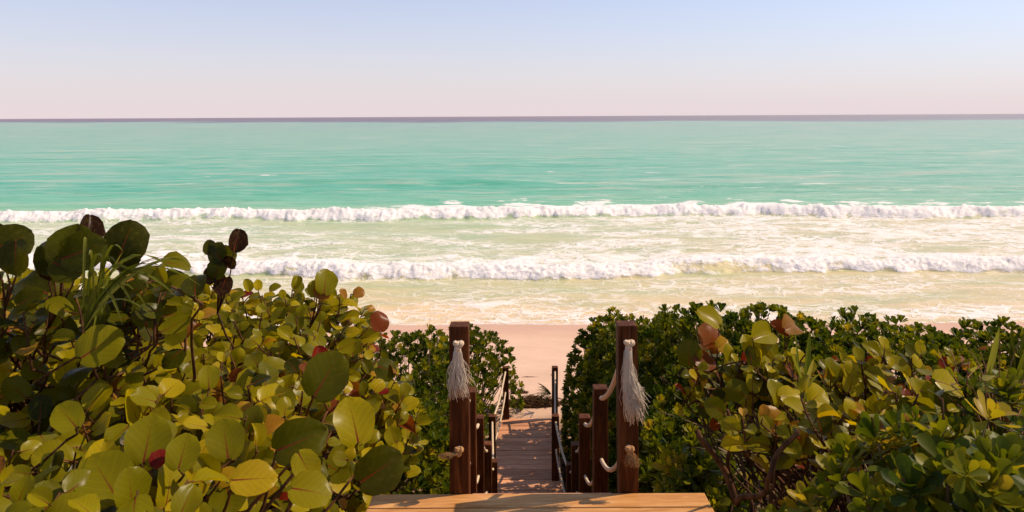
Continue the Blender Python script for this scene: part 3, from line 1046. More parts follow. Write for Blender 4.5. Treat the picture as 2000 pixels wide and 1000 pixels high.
pts = []
tries = 0
while len(pts) < 520 and tries < 40000:
    tries += 1
    x, y = rng.uniform(-5.2, -0.72), rng.uniform(1.65, 5.9)
    if abs(x) > y * 0.85 + 0.8: continue
    if all((x - a) ** 2 + (y - b) ** 2 > 0.145 ** 2 for a, b in pts): pts.append((x, y))
for (x, y) in pts:
    p = gl_near(x, y)
    z = float(canopyL(x, y))
    e = 0.05
    gx = float(canopyL(x + e, y) - canopyL(x - e, y)) / (2 * e); gy = float(canopyL(x, y + e) - canopyL(x, y - e)) / (2 * e)
    ax = unit(np.array([-gx * 0.5, -gy * 0.35, 1.0]) + rng.normal(0, 0.22, 3))
    L = rng.uniform(0.22, 0.42)
    tip = np.array([x, y, z])
    base = tip - ax * L
    size = 0.150 if y < 3.6 else 0.122
    grape_shoot(p, base, ax, L, int(rng.integers(5, 9)), size, facing=0.65)
    limb(p, p['base'] + rng.normal(0, 0.15, 3) * np.array([1, 1, 0]), base, 0.016, 0.005, 0.10)
# under-layer leaves hanging lower in the canopy, its shade put into darker tones
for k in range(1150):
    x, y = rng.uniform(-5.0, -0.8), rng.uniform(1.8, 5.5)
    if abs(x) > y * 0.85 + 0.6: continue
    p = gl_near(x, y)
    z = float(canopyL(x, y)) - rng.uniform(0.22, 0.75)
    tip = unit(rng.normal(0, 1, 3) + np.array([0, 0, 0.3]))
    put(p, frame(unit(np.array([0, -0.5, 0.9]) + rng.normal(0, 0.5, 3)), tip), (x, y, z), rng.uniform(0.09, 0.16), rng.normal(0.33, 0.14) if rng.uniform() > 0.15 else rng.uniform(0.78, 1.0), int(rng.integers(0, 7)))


# a darker ridge of shoots under the raised leaves at the far left
for k in range(34):
    px, py = rng.uniform(-30, 350), rng.uniform(545, 650)
    dep = rng.uniform(3.1, 3.7)
    tip = P(px, py, dep)
    ax = unit(np.array([0, 0, 1.0]) + rng.normal(0, 0.3, 3))
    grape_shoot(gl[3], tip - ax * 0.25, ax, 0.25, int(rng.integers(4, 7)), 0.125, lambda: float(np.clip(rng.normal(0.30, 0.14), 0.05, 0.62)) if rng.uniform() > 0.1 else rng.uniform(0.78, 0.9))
    limb(gl[3], gl[3]['base'] + rng.normal(0, 0.2, 3) * np.array([1, 1, 0]), tip - ax * 0.25, 0.013, 0.005, 0.1)


def hero(p, px, py, depth, size_px, tone, ti=0, up=0.0, tilt=(0, -1, 0.2), stem_to=None):
    """a single raised leaf: centre at a photo pixel, `up` = angle of its tip from vertical (degrees, clockwise)"""
    c = P(px, py, depth)
    s = size_px / F * depth
    a = R(up)
    tip = unit(np.array([math.sin(a), 0.12, math.cos(a)]))
    m = frame(unit(np.array(tilt, float) + (np.array([0.45, 0, 0.35]) if tone > 0.4 else np.array([0.15, 0, 0.05]))), tip)
    base = c - m[:, 1] * s * 0.5
    put(p, m, base, s, tone, ti, True)
    if stem_to is not None:
        q = P(*stem_to)
        mid = (base + q) / 2 + np.array([0.01, 0.02, -0.01])
        p['stems'].tube(np.array([q, mid, base]) - p['base'], [0.006, 0.0045, 0.0032], 5)
        if stem_to not in p.setdefault('tied', set()):
            p['tied'].add(stem_to)
            limb(p, p['base'] + rng.normal(0, 0.08, 3) * np.array([1, 1, 0]), q, 0.014, 0.005, 0.05)


D = gl[3]; Cc = gl[2]; B = gl[1]
for a in [(20, 472, 3.0, 78, 0.16, 2, 60, (0.2, -1, 0.3), (10, 600, 3.05)), (30, 505, 2.98, 68, 0.22, 0, 175, (-0.2, -1, 0.1), (10, 600, 3.05)),
          (-15, 470, 3.05, 75, 0.15, 0, -40, (0, -1, 0.3), (10, 600, 3.05)),
          (140, 478, 3.10, 88, 0.30, 0, 10, (0.1, -1, 0.35), (95, 640, 3.2)), (98, 500, 3.12, 74, 0.20, 1, -55, (-0.1, -1, 0.2), (95, 640, 3.2)),
          (172, 446, 3.2, 60, 1.0, 3, 25, (0.9, -0.7, 0.2), (95, 640, 3.2)), (165, 490, 3.06, 82, 0.30, 0, 70, (0.1, -1, 0.1), (95, 640, 3.2)),
          (92, 528, 3.14, 42, 1.0, 5, 170, (0, -1, 0.1), (95, 640, 3.2)), (130, 525, 3.04, 60, 0.27, 0, 120, (0, -1, 0.3), (95, 640, 3.2)),
          (244, 470, 3.2, 84, 0.10, 2, 15, (0.1, -1, 0.15), (240, 620, 3.3)), (245, 502, 3.22, 62, 0.06, 4, 165, (0.2, -1, -0.2), (240, 620, 3.3)),
          (346, 516, 3.6, 52, 0.42, 1, 85, (0, -0.6, 0.8), (330, 610, 3.6)), (300, 540, 3.6, 48, 0.46, 0, -30, (0, -1, 0.3), (330, 610, 3.6)),
          (338, 550, 3.55, 50, 0.40, 0, 60, (0, -1, 0.3), (330, 610, 3.6)), (355, 565, 3.5, 60, 0.44, 0, 95, (0, -1, 0.35), (330, 610, 3.6)),
          (290, 605, 3.2, 62, 0.36, 0, 5, (0, -1, 0.15), (290, 680, 3.2)), (60, 560, 3.3, 80, 0.17, 1, -70, (0, -0.6, 0.8), (60, 640, 3.3)),
          (60, 582, 3.2, 48, 0.35, 0, 60, (0, -1, 0.2), (60, 650, 3.3)), (130, 590, 3.25, 44, 0.38, 0, 50, (0, -1, 0.2), (120, 650, 3.3)),
          (215, 590, 3.3, 92, 0.24, 0, 20, (0, -1, 0.2), (210, 680, 3.3)), (268, 565, 3.4, 70, 0.18, 2, 60, (0, -1, 0.3), (260, 650, 3.4))]:
    hero(D, *a[:4], a[4] if a[4] > 0.4 else a[4] * 0.62, *a[5:])  # low tones cut further: backlit silhouette put into the leaf colour
for a in [(462, 468, 4.0, 46, 1.0, 3, 20, (0.5, -1, 0.1), (425, 610, 4.1)), (420, 492, 4.0, 42, 0.14, 2, -40, (-0.3, -1, 0.2), (425, 610, 4.1)),
          (440, 500, 4.02, 44, 0.20, 0, 80, (0.2, -1, 0.5), (425, 610, 4.1)), (448, 515, 4.0, 30, 1.0, 5, 130, (0.2, -1, 0.0), (425, 610, 4.1)),
          (425, 522, 3.98, 40, 0.22, 0, 10, (0, -1, 0.2), (425, 610, 4.1)), (412, 540, 3.98, 34, 1.0, 3, 190, (0, -1, 0.2), (425, 610, 4.1)),
          (410, 482, 4.03, 30, 0.12, 1, -20, (0, -1, 0.2), (425, 610, 4.1)), (435, 560, 4.0, 40, 1.0, 4, 200, (0, -1, 0.3), (425, 610, 4.1)),
          (636, 548, 4.4, 50, 0.50, 0, 15, (0.35, -1, 0.2), (605, 640, 4.5)), (618, 562, 4.42, 38, 0.52, 3, -30, (-0.7, -1, 0.2), (605, 640, 4.5)),
          (630, 570, 4.38, 36, 0.86, 4, 150, (0, -1, 0.0), (605, 640, 4.5)), (742, 625, 4.9, 40, 0.90, 2, 5, (0.2, -1, 0.2), (740, 700, 4.9)),
          (622, 700, 3.4, 50, 0.94, 3, 5, (0.5, -1, 0.2), (620, 760, 3.5))]:
    hero(Cc, *a)
for a in [(200, 672, 3.0, 82, 0.50, 0, 50, (0, -1, 0.25), (190, 740, 3.05)), (205, 935, 2.5, 125, 0.52, 6, -32, (-0.1, -0.8, 0.7), (215, 1000, 2.6)), (290, 855, 2.65, 88, 0.50, 0, 8, (0, -1, 0.2), (300, 920, 2.7)),
          (358, 880, 2.6, 66, 0.52, 0, 12, (0, -1, 0.25), (350, 940, 2.65)), (130, 812, 2.7, 60, 0.55, 0, -45, (0, -1, 0.3), (130, 860, 2.75)), (440, 855, 2.75, 76, 0.46, 0, -10, (0, -1, 0.2), (455, 900, 2.8))]:
    hero(B, *a)
A_ = gl[0]
for a in [(690, 818, 3.0, 88, 0.62, 0, -8, (0.15, -1, 0.3), (650, 840, 3.05)), (745, 915, 3.0, 92, 0.18, 0, 60, (0, -1, 0.15), (690, 930, 3.0)), (640, 730, 3.1, 92, 0.28, 0, 30, (0, -1, 0.25), (640, 800, 3.15)),
          (590, 860, 2.8, 100, 0.26, 1, 70, (0, -1, 0.35), (540, 880, 2.8)), (600, 915, 2.7, 66, 0.60, 6, 160, (0.2, -1, 0.3), (590, 880, 2.75)), (610, 960, 2.6, 80, 0.56, 0, 100, (0, -0.7, 0.8), (570, 970, 2.6)),
          (500, 935, 2.6, 84, 0.745, 6, 80, (0, -0.8, 0.7), (455, 945, 2.6))]:
    hero(A_, *a)

# ---- right sea grape, sparse and twiggy
gr = new_plant('sea_grape_shrub', (1.62, 3.75, float(ground_z(1.62, 3.75))), 'straggling sea grape shrub right of the landing, with orange and red old leaves', 'shrub', grapeG, 'grape', 'grape', GRAPE, 'leaf')


def old_tone():
    u = rng.uniform()
    if u < 0.08: return rng.uniform(0.76, 0.86)
    if u < 0.15: return rng.uniform(0.86, 0.95)
    if u < 0.25: return rng.uniform(0.02, 0.2)
    return float(np.clip(rng.normal(0.52, 0.14), 0.15, 0.74))


for k in range(105):
    px, py = rng.uniform(1350, 1860), rng.uniform(690, 850)
    py = py - 0.02 * (px - 1350)
    dep = (4.3 if py < 775 - 0.02 * (px - 1350) else 3.15) + rng.uniform(-0.22, 0.22)
    if dep < 3.6 and px < 1440: continue
    tip = P(px, py, dep)
    ax = unit(np.array([0.0, -0.1, 1.0]) + rng.normal(0, 0.35, 3))
    L = rng.uniform(0.15, 0.3)
    base = tip - ax * L
    grape_shoot(gr, base, ax, L, int(rng.integers(4, 7)), 0.10, old_tone, facing=0.6)
    hub = gr['base'] + rng.normal(0, 0.22, 3) * np.array([1, 0.6, 0])
    limb(gr, hub, base, 0.007, 0.004, 0.14)
for k in range(9):
    limb(gr, gr['base'] + rng.normal(0, 0.12, 3) * np.array([1, 1, 0]) + np.array([0, 0, -0.1]), P(rng.uniform(1380, 1620), rng.uniform(800, 900), rng.uniform(3.3, 3.8)), 0.017, 0.008, 0.12)
for a in [((1360, 840, 3.4), (1440, 985, 3.35), 0.013, 0.017), ((1420, 800, 3.4), (1436, 960, 3.4), 0.009, 0.011), ((1410, 870, 3.2), (1425, 842, 3.2), 0.010, 0.006), ((1425, 842, 3.2), (1436, 868, 3.2), 0.006, 0.009),
          ((1500, 940, 2.7), (1560, 840, 2.7), 0.012, 0.008), ((1440, 985, 3.0), (1500, 940, 2.7), 0.013, 0.010)]:
    limb(gr, P(*a[0]), P(*a[1]), a[2], a[3], 0.08)
for a in [(1384, 618, 3.9, 50, 0.60, 0, -45, (0, -0.9, 0.6), (1398, 720, 3.95)), (1392, 655, 3.92, 58, 0.88, 2, 30, (0, -1, 0.2), (1398, 720, 3.95)), (1346, 688, 3.85, 52, 0.22, 0, 0, (-0.3, -1, 0.1), (1398, 720, 3.95)),
          (1370, 690, 3.9, 40, 0.80, 1, 40, (0.4, -1, 0.2), (1398, 720, 3.95)), (1412, 672, 3.88, 34, 0.78, 0, 60, (0, -1, 0.3), (1398, 720, 3.95)), (1378, 706, 3.84, 50, 0.88, 6, 75, (0, -0.8, 0.6), (1398, 730, 3.9)),
          (1358, 735, 3.8, 44, 0.79, 3, 15, (0.6, -1, 0.2), (1400, 760, 3.85)), (1490, 655, 3.85, 62, 0.60, 3, 65, (0.1, -0.9, 0.6), (1480, 740, 3.9)), (1464, 675, 3.84, 48, 0.62, 1, -10, (-0.3, -1, 0.2), (1480, 740, 3.9)),
          (1500, 680, 3.82, 46, 0.48, 1, -30, (0.3, -1, 0.3), (1480, 740, 3.9)), (1484, 698, 3.78, 48, 0.66, 5, 20, (0.2, -1, 0.3), (1480, 740, 3.9)), (1545, 636, 3.95, 52, 0.84, 1, 60, (0.2, -0.8, 0.6), (1532, 700, 3.95)),
          (1522, 642, 3.96, 40, 0.90, 3, -50, (-0.2, -0.9, 0.5), (1532, 700, 3.95)), (1558, 700, 3.8, 44, 0.72, 0, 10, (0.2, -1, 0.2), (1545, 760, 3.8)), (1625, 720, 3.75, 46, 0.44, 0, 30, (0, -1, 0.2), (1620, 790, 3.75)),
          (1664, 745, 3.7, 52, 0.70, 0, 40, (0, -1, 0.35), (1665, 800, 3.7)), (1690, 728, 3.75, 44, 0.40, 0, 0, (0, -1, 0.1), (1690, 790, 3.75)), (1725, 735, 3.7, 50, 0.66, 6, 8, (0.4, -1, 0.1), (1720, 800, 3.7)),
          (1598, 772, 3.5, 50, 0.68, 0, 60, (0, -1, 0.4), (1590, 820, 3.5)), (1470, 742, 3.65, 42, 0.62, 0, 20, (0, -1, 0.2), (1470, 800, 3.65)), (1545, 775, 3.5, 52, 0.70, 6, 80, (0, -0.8, 0.7), (1520, 800, 3.5)),
          (1515, 765, 3.5, 50, 0.52, 0, 0, (0.2, -1, 0.2), (1520, 800, 3.5)), (1855, 752, 3.4, 62, 0.70, 0, 110, (0, -0.8, 0.7), (1830, 810, 3.4)), (1800, 765, 3.4, 58, 0.58, 1, -10, (0, -1, 0.2), (1800, 830, 3.4)),
          (1835, 782, 3.35, 62, 0.30, 0, 20, (0, -1, 0.2), (1820, 830, 3.4)), (1765, 790, 3.3, 50, 0.50, 2, -50, (0, -0.9, 0.5), (1780, 830, 3.3)), (1475, 855, 3.3, 45, 0.30, 0, -20, (0, -1, 0.2), (1480, 890, 3.3)),
          (1440, 762, 3.6, 44, 0.40, 2, -50, (0, -1, 0.3), (1455, 800, 3.6)), (1395, 795, 3.5, 42, 0.30, 0, -60, (0, -1, 0.3), (1420, 820, 3.5)), (1470, 705, 3.9, 48, 0.93, 1, 70, (0, -0.8, 0.7), (1470, 760, 3.9))]:
    f_ = 1.12 if a[2] >= 3.6 else 0.95
    a = (a[0], a[1], a[2] * f_) + a[3:8] + ((a[8][0], a[8][1], a[8][2] * f_),)
    hero(gr, *a)

# ---- naupaka mounds
nauG = 'rounded naupaka shrubs along the boardwalk'


def nau_tone(hi=False):
    u = rng.uniform()
    if u < 0.02: return rng.uniform(0.86, 0.95)
    return float(np.clip(rng.normal(0.64 if hi else 0.54, 0.15), 0.08, 0.84))


def naupaka(c, r, top, label, size=0.082, dens=120, inner=1.0, hi=False, group=nauG):
    cx, cy = c
    zb = float(ground_z(cx, cy)) + 0.05
    p = new_plant('naupaka_shrub', (cx, cy, zb - 0.05), label, 'shrub', group, 'naupaka', 'naupaka', SPOON_HI if hi else ROS, 'leaf' if hi else 'leaf_cluster')
    H = top - zb
    a, b = r
    area = 2 * math.pi * ((a * b) ** 1.6 / 3 + (a * H) ** 1.6 / 3 + (b * H) ** 1.6 / 3) ** (1 / 1.6) * 3 ** 0.0
    N = int(area * dens)
    sd = int(cx * 91 + cy * 37) % 50
    for layer in range(2):
        n = N if layer == 0 else int(N * inner)
        for k in range(n):
            d = rng.normal(0, 1, 3); d[2] = abs(d[2]) - 0.12
            d = unit(d)
            bump = 1 + 0.14 * float(perlin(d[0] * 2.3 + 5 + sd, d[1] * 2.3 + d[2] * 1.7, 5)) + 0.07 * float(perlin(d[0] * 6 + 2, d[1] * 6 + d[2] * 5 + sd, 7))
            # flatten the dome so its sides stay steep
            dd = np.sign(d) * np.abs(d) ** 0.88
            dd /= (np.sum(np.abs(dd) ** 2.25)) ** (1 / 2.25)
            depth = (rng.uniform(0, 0.08) if layer == 0 else rng.uniform(0.10, 0.34))
            pos = np.array([cx, cy, zb]) + np.array([a, b, H]) * dd * bump
            nrm = unit(dd / np.array([a, b, H]))
            pos = pos - nrm * depth
            view = unit(pos - np.array([0, 0, CZ]))
            if nrm.dot(view) > 0.35 and rng.uniform() < 0.8: continue
            if abs(pos[0]) > pos[1] * 0.82 + 0.6: continue
            if pos[2] < float(ground_z(pos[0], pos[1])) - 0.02: continue
            # keep the stairs and walk clear
            xl, xr = np.interp(pos[1], [3, 8.5, 12.05, 12.3, 12.6], [-0.42, -0.42, -0.30, 0.1, 0.3]), np.interp(pos[1], [3, 8.5, 12.3], [0.76, 0.78, 0.80])
            if xl < pos[0] < xr: continue
            ax = unit(nrm * 0.75 + np.array([0, -0.1, 0.6]) + rng.normal(0, 0.28, 3))
            if rng.uniform() < 0.05 and layer == 0: pos = pos + ax * rng.uniform(0.03, 0.12)
            e1 = unit(np.cross(ax, rng.normal(0, 1, 3)))
            m = np.stack([e1, np.cross(ax, e1), ax], -1)
            s = size * rng.uniform(0.75, 1.25)
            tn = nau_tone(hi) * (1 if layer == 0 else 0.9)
            if hi:
                nl = int(rng.integers(9, 13))
                for q in range(nl):
                    az = q * 2.39996; el = R(75 - 78 * (q / (nl - 1)) ** 0.8) + rng.normal(0, 0.12)
                    ln = s * (0.55 + 0.45 * min(1, q / 4)) * rng.uniform(0.85, 1.12)
                    tip = m @ np.array([math.cos(az) * math.cos(el), math.sin(az) * math.cos(el), math.sin(el)])
                    nr = m @ np.array([-math.cos(az) * math.sin(el), -math.sin(az) * math.sin(el), math.cos(el)])
                    put(p, frame(nr, tip), pos - ax * s * 0.18 * q / nl, ln, float(np.clip(tn + rng.normal(0, 0.06), 0.05, 0.95)), int(rng.integers(0, 3)))
            else:
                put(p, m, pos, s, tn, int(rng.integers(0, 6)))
            if rng.uniform() < (0.6 if hi else 0.16):
                q0 = np.array([cx, cy, zb]) + np.array([a, b, H]) * dd * 0.35
                limb(p, q0, pos - ax * 0.02, 0.009, 0.004, 0.06, 5)
    for k in range(7):
        d = rng.normal(0, 1, 3); d[2] = abs(d[2]) + 0.3; d = unit(d)
        limb(p, p['base'] + np.array([rng.normal(0, 0.1), rng.normal(0, 0.1), -0.1]), np.array([cx, cy, zb]) + np.array([a, b, H]) * d * 0.6, 0.03, 0.012, 0.1)
    return p


naupaka((2.05, 5.15), (1.12, 1.15), 4.22, 'dark green naupaka shrub directly behind the tall tasselled post on the right')
naupaka((2.25, 7.1), (1.40, 1.2), 4.66, 'naupaka shrub whose top meets the swash behind the straggling sea grape on the right')
naupaka((3.70, 6.9), (1.50, 1.3), 4.53, 'naupaka shrub forming the right stretch of the hedge top below the surf')
naupaka((4.85, 6.8), (1.1, 1.2), 4.50, 'naupaka shrub at the right end of the hedge, beside the strip of sand')
naupaka((1.85, 9.1), (1.12, 1.5), 3.92, 'naupaka shrub on the right of the boardwalk, just past the stairs', dens=125)
naupaka((1.62, 11.2), (0.86, 1.15), 3.35, 'naupaka shrub beside the beach end of the boardwalk, right of the far post', dens=125)
naupaka((-0.80, 12.1), (0.98, 1.25), 2.92, 'naupaka shrub with a rounded edge against the sand, left of the far boardwalk post', dens=85)
naupaka((-1.58, 9.3), (1.25, 1.6), 3.72, 'naupaka shrub left of the boardwalk, behind the left tasselled post', dens=80)
naupaka((-1.30, 6.1), (0.86, 1.25), 4.12, 'naupaka shrub between the left sea grape and the stairs')
naupaka((1.52, 2.42), (0.62, 0.60), 5.50, 'low naupaka shrub in the right foreground with large soft-edged leaf rosettes', 0.092, 75, 0.7, True, 'large-leaved naupaka shrubs in the right foreground')
naupaka((2.35, 2.95), (0.75, 0.68), 5.47, 'naupaka shrub in the bottom right corner, with olive rosettes under dry twigs', 0.092, 70, 0.7, True, 'large-leaved naupaka shrubs in the right foreground')
naupaka((1.02, 4.05), (0.26, 0.26), 4.72, 'small naupaka clump at the foot of the right tasselled post', 0.085, 120, 0.6, True, 'small naupaka clumps at the landing')

# ------------------------------------------------------------------ which leaves show: pick the 300 largest of each plant as parts
GW, GH = 1000, 500
allT, allr, owner, idx = [], [], [], []
for pi, p in enumerate(plants):
    for k in range(len(p['T'])):
        m = p['M'][k]
        c = p['T'][k] + (m[:, 1] * 0.5 if p['part'] == 'leaf' else m[:, 2] * 0.3)
        allT.append(c); owner.append(pi); idx.append(k)
        if p['part'] == 'leaf':
            v = unit(c - np.array([0, 0, CZ])); nn = m[:, 2] / np.linalg.norm(m[:, 2])
            fc = abs(nn.dot(v))
            w = (0.5 if p['kind'] == 'grape' else 0.28)
            allr.append(p['size'][k] * w * math.sqrt(max(0.12, fc)))
        else:
            allr.append(p['size'][k] * 0.75)
allT = np.array(allT); allr = np.array(allr)
order = np.argsort(allT[:, 1])
cov = np.zeros((GH, GW), bool)
vis = np.zeros(len(allT))
for i in order:
    x, y, z = allT[i]
    if y < 0.5: continue
    px = (1000 + x / y * F) / 2; py = (HOR + (CZ - z) / y * F) / 2; r = allr[i] / y * F / 2
    x0, x1, y0, y1 = int(max(0, px - r)), int(min(GW, px + r + 1)), int(max(0, py - r)), int(min(GH, py + r + 1))
    if x0 >= x1 or y0 >= y1: continue
    sub = cov[y0:y1, x0:x1]
    vis[i] = np.count_nonzero(~sub)
    sub[:] = True
start = 0
for pi, p in enumerate(plants):
    n = len(p['T'])
    v = vis[start:start + n] + 1e5 * np.array(p['force'], float)
    start += n
    o = np.argsort(-v)[:p['cap']]
    p['pick'] = set(int(k) for k in o if v[k] >= 7)

for p in plants:
    root = empty(p['name'], p['base'], p['label'], p['cat'], p['group'])
    if p['stems'].n:
        obj('branches', p['stems'].mesh('branches', M['bark'] if p['kind'] == 'grape' else M['stem']), root)
    mat = M[p['mat']]
    meshes = p.get('meshes')
    key = (p['kind'], p['part'])
    cache = globals().setdefault('_leafcache', {})
    if key not in cache:
        cache[key] = [mesh_np(p['part'], t[0], t[1], mat, t[2]) for t in p['templs']]
    rest = [[] for _ in p['templs']]
    for k in range(len(p['T'])):
        if k in p['pick']:
            o = bpy.data.objects.new(p['part'], cache[key][p['ti'][k]])
            C.objects.link(o)
            o.parent = root
            m4 = np.eye(4); m4[:3, :3] = p['M'][k]; m4[:3, 3] = p['T'][k] - p['base']
            o.matrix_basis = Matrix(m4.tolist())
            o['tone'] = p['tone'][k]
        else:
            rest[p['ti'][k]].append(k)
    V, Q, U, Tn, off = [], [], [], [], 0
    for ti, ks in enumerate(rest):
        if not ks: continue
        a, b, c, d = join(p['templs'][ti], np.array([p['M'][k] for k in ks]), np.array([p['T'][k] for k in ks]) - p['base'], np.array([p['tone'][k] for k in ks]))
        V.append(a); Q.append(b + off); U.append(c); Tn.append(d); off += len(a)
    if V:
        me = mesh_np('foliage', np.concatenate(V), np.concatenate(Q), mat, np.concatenate(U), {'tone': ('FLOAT', np.concatenate(Tn))})
        tag(obj('foliage', me, root), kind='stuff')


# ------------------------------------------------------------------ grasses, dry twigs, beach litter
def blade_mesh(pts, w, side):
    pts = np.asarray(pts, float)
    n = len(pts)
    ts = np.linspace(0, 1, n)
    ww = w * np.sin(math.pi * np.clip(0.15 + 0.85 * ts, 0, 1)) ** 0.6
    ww[-1] = w * 0.04
    tan = np.gradient(pts, axis=0); tan /= np.linalg.norm(tan, axis=1, keepdims=True)
    s = np.asarray(side, float)[None] - tan * (tan @ np.asarray(side, float))[:, None]
    s /= np.linalg.norm(s, axis=1, keepdims=True)
    nn = np.cross(s, tan)
    v = np.stack([pts - s * ww[:, None], pts + nn * ww[:, None] * 0.35, pts + s * ww[:, None]], 1).reshape(-1, 3)
    uv = np.stack([np.tile([0, 0.5, 1.0], n), np.repeat(ts, 3)], -1)
    return v, grid_faces(n, 3), uv


def tuft(name, base, label, cat, curves, group=None, tone=0.45, w=0.008):
    root = empty(name, base, label, cat, group)
    for (pts, ww) in curves:
        side = unit(rng.normal(0, 1, 3) * np.array([1, 0.4, 0.4]) + np.array([0.8, 0, 0.3]))
        v, f, uv = blade_mesh(np.asarray(pts) - np.asarray(base), ww, side)
        o = obj('blade', mesh_np('blade', v, f, M['blade'], uv), root)
        o['tone'] = float(np.clip(rng.normal(tone, 0.16), 0.02, 1))
    return root


def arc(p0, p1, lift, n=9):
    p0, p1 = np.array(p0), np.array(p1)
    return [p0 + (p1 - p0) * t + np.array([0, 0, lift]) * 4 * t * (1 - t) * (1 - 0.35 * t) for t in np.linspace(0, 1, n)]


b0 = P(178, 640, 3.0)
cur = []
for k in range(17):
    s = P(185 + rng.normal(0, 12), 625 + rng.normal(0, 12), 3.0 + rng.normal(0, 0.05))
    ex, ey = rng.uniform(150, 400), rng.uniform(480, 640)
    if ex < 250: ey = rng.uniform(480, 520)
    cur.append((arc(s, P(ex, ey, 2.95 + rng.normal(0, 0.12)), rng.uniform(0.05, 0.22)), rng.uniform(0.004, 0.0085)))
for e in [(372, 497), (325, 500), (395, 560), (262, 600), (240, 635), (345, 580)]:
    cur.append((arc(s, P(e[0], e[1], 2.9), 0.20 if e[1] > 520 else 0.1), 0.0075))
tuft('grass_tuft', b0, 'arching green grass blades growing through the sea grape at upper left', 'grass', cur, tone=0.40)

b1 = P(1573, 790, 3.55)
cur = [(arc(P(1572, 785, 3.55), P(1582, 645, 3.5), 0.0), 0.016), (arc(P(1578, 785, 3.55), P(1545, 690, 3.45), 0.03), 0.010), (arc(P(1568, 785, 3.55), P(1590, 700, 3.4), 0.02), 0.011),
       (arc(P(1570, 785, 3.5), P(1612, 730, 3.4), 0.06), 0.008), (arc(P(1566, 785, 3.5), P(1552, 640, 3.6), 0.02), 0.006)]
tuft('strap_leaf_plant', b1, 'broad upright strap leaves standing among the right sea grape leaves', 'plant', cur, tone=0.55)

b2 = P(1985, 760, 3.9)
cur = []
for e in [(1950, 672), (1965, 640), (1978, 655), (2000, 640), (2015, 650), (1990, 690), (2030, 640), (1962, 668), (2005, 665)]:
    cur.append((arc(P(1990 + rng.normal(0, 8), 770, 3.9), P(e[0] + 10, e[1] - 6, 3.8 + rng.normal(0, 0.1)), rng.uniform(0.02, 0.09)), rng.uniform(0.008, 0.014)))
tuft('strap_leaf_plant', b2, 'dark strap-leaved plant at the right edge of the photo below the surf', 'plant', cur, tone=0.05)
b3 = P(1930, 760, 3.8)
cur = [(arc(P(1925, 760, 3.8), P(1952, 640, 3.7), 0.0), 0.016), (arc(P(1925, 760, 3.8), P(1900, 690, 3.7), 0.03), 0.008)]
tuft('strap_leaf_plant', b3, 'single broad yellow-green strap leaf beside the strip of sand at right', 'plant', cur, tone=0.62)

dry = empty('dry_bush', P(1950, 880, 3.4), 'tangle of reddish dry stems at the right edge of the photo', 'bush')
mb = MB(); dbs = np.array(dry.location)
for k in range(95):
    a = P(1940 + rng.normal(0, 45), 870 + rng.normal(0, 20), 3.4 + rng.normal(0, 0.2)) + np.array([0, 0, -0.1])
    e = P(1935 + rng.normal(0, 65), 760 + rng.normal(0, 42), 3.35 + rng.normal(0, 0.25))
    mb.tube(np.array(arc(a, e, rng.uniform(0.02, 0.14), 7)) - dbs, np.linspace(0.0045, 0.0018, 7), 4)
obj('branches', mb.mesh('branches', M['dry']), dry)
for k in range(70):
    e = P(1930 + rng.normal(0, 60), 760 + rng.normal(0, 42), 3.3 + rng.normal(0, 0.2))
    v, f, uv = SPOON_HI[k % 3]
    m = frame(unit(rng.normal(0, 1, 3) + np.array([0, -0.8, 0.6])), unit(rng.normal(0, 1, 3)))
    if k < 3: dl = globals().setdefault('_dl', []); dl.append(mesh_np('leaf', v, f, M['blade'], uv))
    o = bpy.data.objects.new('leaf', _dl[k % len(_dl)]); C.objects.link(o); o.parent = dry
    m4 = np.eye(4); m4[:3, :3] = m * rng.uniform(0.03, 0.06); m4[:3, 3] = e - dbs
    o.matrix_basis = Matrix(m4.tolist()); o['tone'] = float(rng.choice([0.3, 0.5, 0.8, 0.98, 1.0]))

# small fan-leaved palm beside the far right post
fp = np.array([0.66, 12.55, 0.0]); fp[2] = float(ground_z(fp[0], fp[1]))
cur = []
for k in range(30):
    a = R(rng.uniform(130, 240)); ln = rng.uniform(0.2, 0.32)
    s0 = fp + np.array([0, 0, 0.28])
    e = s0 + np.array([math.cos(a) * ln, rng.normal(-0.05, 0.1), math.sin(a) * ln * 0.8 + 0.05])
    cur.append((arc(s0, e, 0.04, 6), 0.006))
tuft('palm_seedling', fp, 'small dark frond plant at the foot of the far right post on the sand', 'plant', cur, tone=0.0)


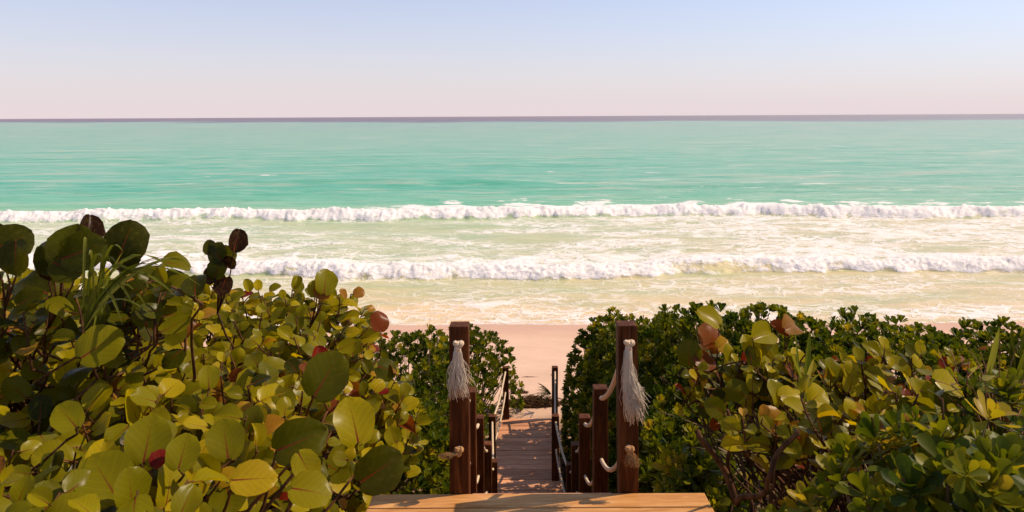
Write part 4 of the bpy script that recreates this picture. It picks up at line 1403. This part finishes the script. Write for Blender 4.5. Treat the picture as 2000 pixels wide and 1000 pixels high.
def weed_pile(c, rx, ry, h, n, label, name='seaweed_pile', r=0.006):
    z = float(ground_z(c[0], c[1]))
    mb = MB()
    # low irregular core with strands over it
    m = 14; v = [(0, 0, h * 0.7)]; f = []
    for ring in (0.45, 0.8, 1.0):
        for k in range(m):
            a = 2 * math.pi * k / m
            q = 1 + 0.25 * rng.normal()
            v.append((math.cos(a) * rx * ring * q, math.sin(a) * ry * ring * q, {0.45: h * 0.62, 0.8: h * 0.35, 1.0: -0.03}[ring] + rng.normal(0, h * 0.12)))
    f += [(0, 1 + k, 1 + (k + 1) % m) for k in range(m)]
    for j in range(2):
        f += [(1 + j * m + k, 1 + (j + 1) * m + k, 1 + (j + 1) * m + (k + 1) % m, 1 + j * m + (k + 1) % m) for k in range(m)]
    mb.add(v, f)
    for k in range(n):
        a, q = rng.uniform(0, 6.28), math.sqrt(rng.uniform())
        p0 = np.array([math.cos(a) * rx * q, math.sin(a) * ry * q, h * (1 - q * q) * 0.75])
        d = rng.normal(0, 1, 3) * np.array([rx * 0.25, ry * 0.3, h * 0.3])
        p1 = p0 + d; p1[2] = max(p1[2], 0.0)
        mid = (p0 + p1) / 2 + np.array([0, 0, abs(rng.normal(0, h * 0.3))])
        mb.tube([p0, mid, p1], [r, r, r * 0.6], 4)
    tag(obj(name, mb.mesh(name, M['weed'], False), None, (c[0], c[1], z)), label, 'seaweed')


weed_pile((0.40, 12.78), 0.52, 0.13, 0.12, 420, 'dark brown heap of washed-up seaweed on the sand past the end of the boardwalk')
weed_pile((0.13, 13.42), 0.16, 0.10, 0.07, 70, 'small brown seaweed clump at the sand ledge beside the left hedge', 'seaweed_clump')
weed_pile((0.34, 13.15), 0.12, 0.06, 0.03, 40, 'flat brown seaweed scrap between the heap and the sand ledge', 'seaweed_clump', 0.004)
weed_pile((0.16, 13.02), 0.14, 0.05, 0.03, 40, 'thin line of brown seaweed just behind the heap, on its left', 'seaweed_clump', 0.004)
weed_pile((0.35, 15.2), 0.16, 0.02, 0.012, 14, 'faint streak of seaweed on the open sand, left of centre', 'seaweed_clump', 0.004)
weed_pile((0.85, 15.3), 0.05, 0.03, 0.02, 10, 'tiny dark seaweed speck on the open sand, right of centre', 'seaweed_clump', 0.004)
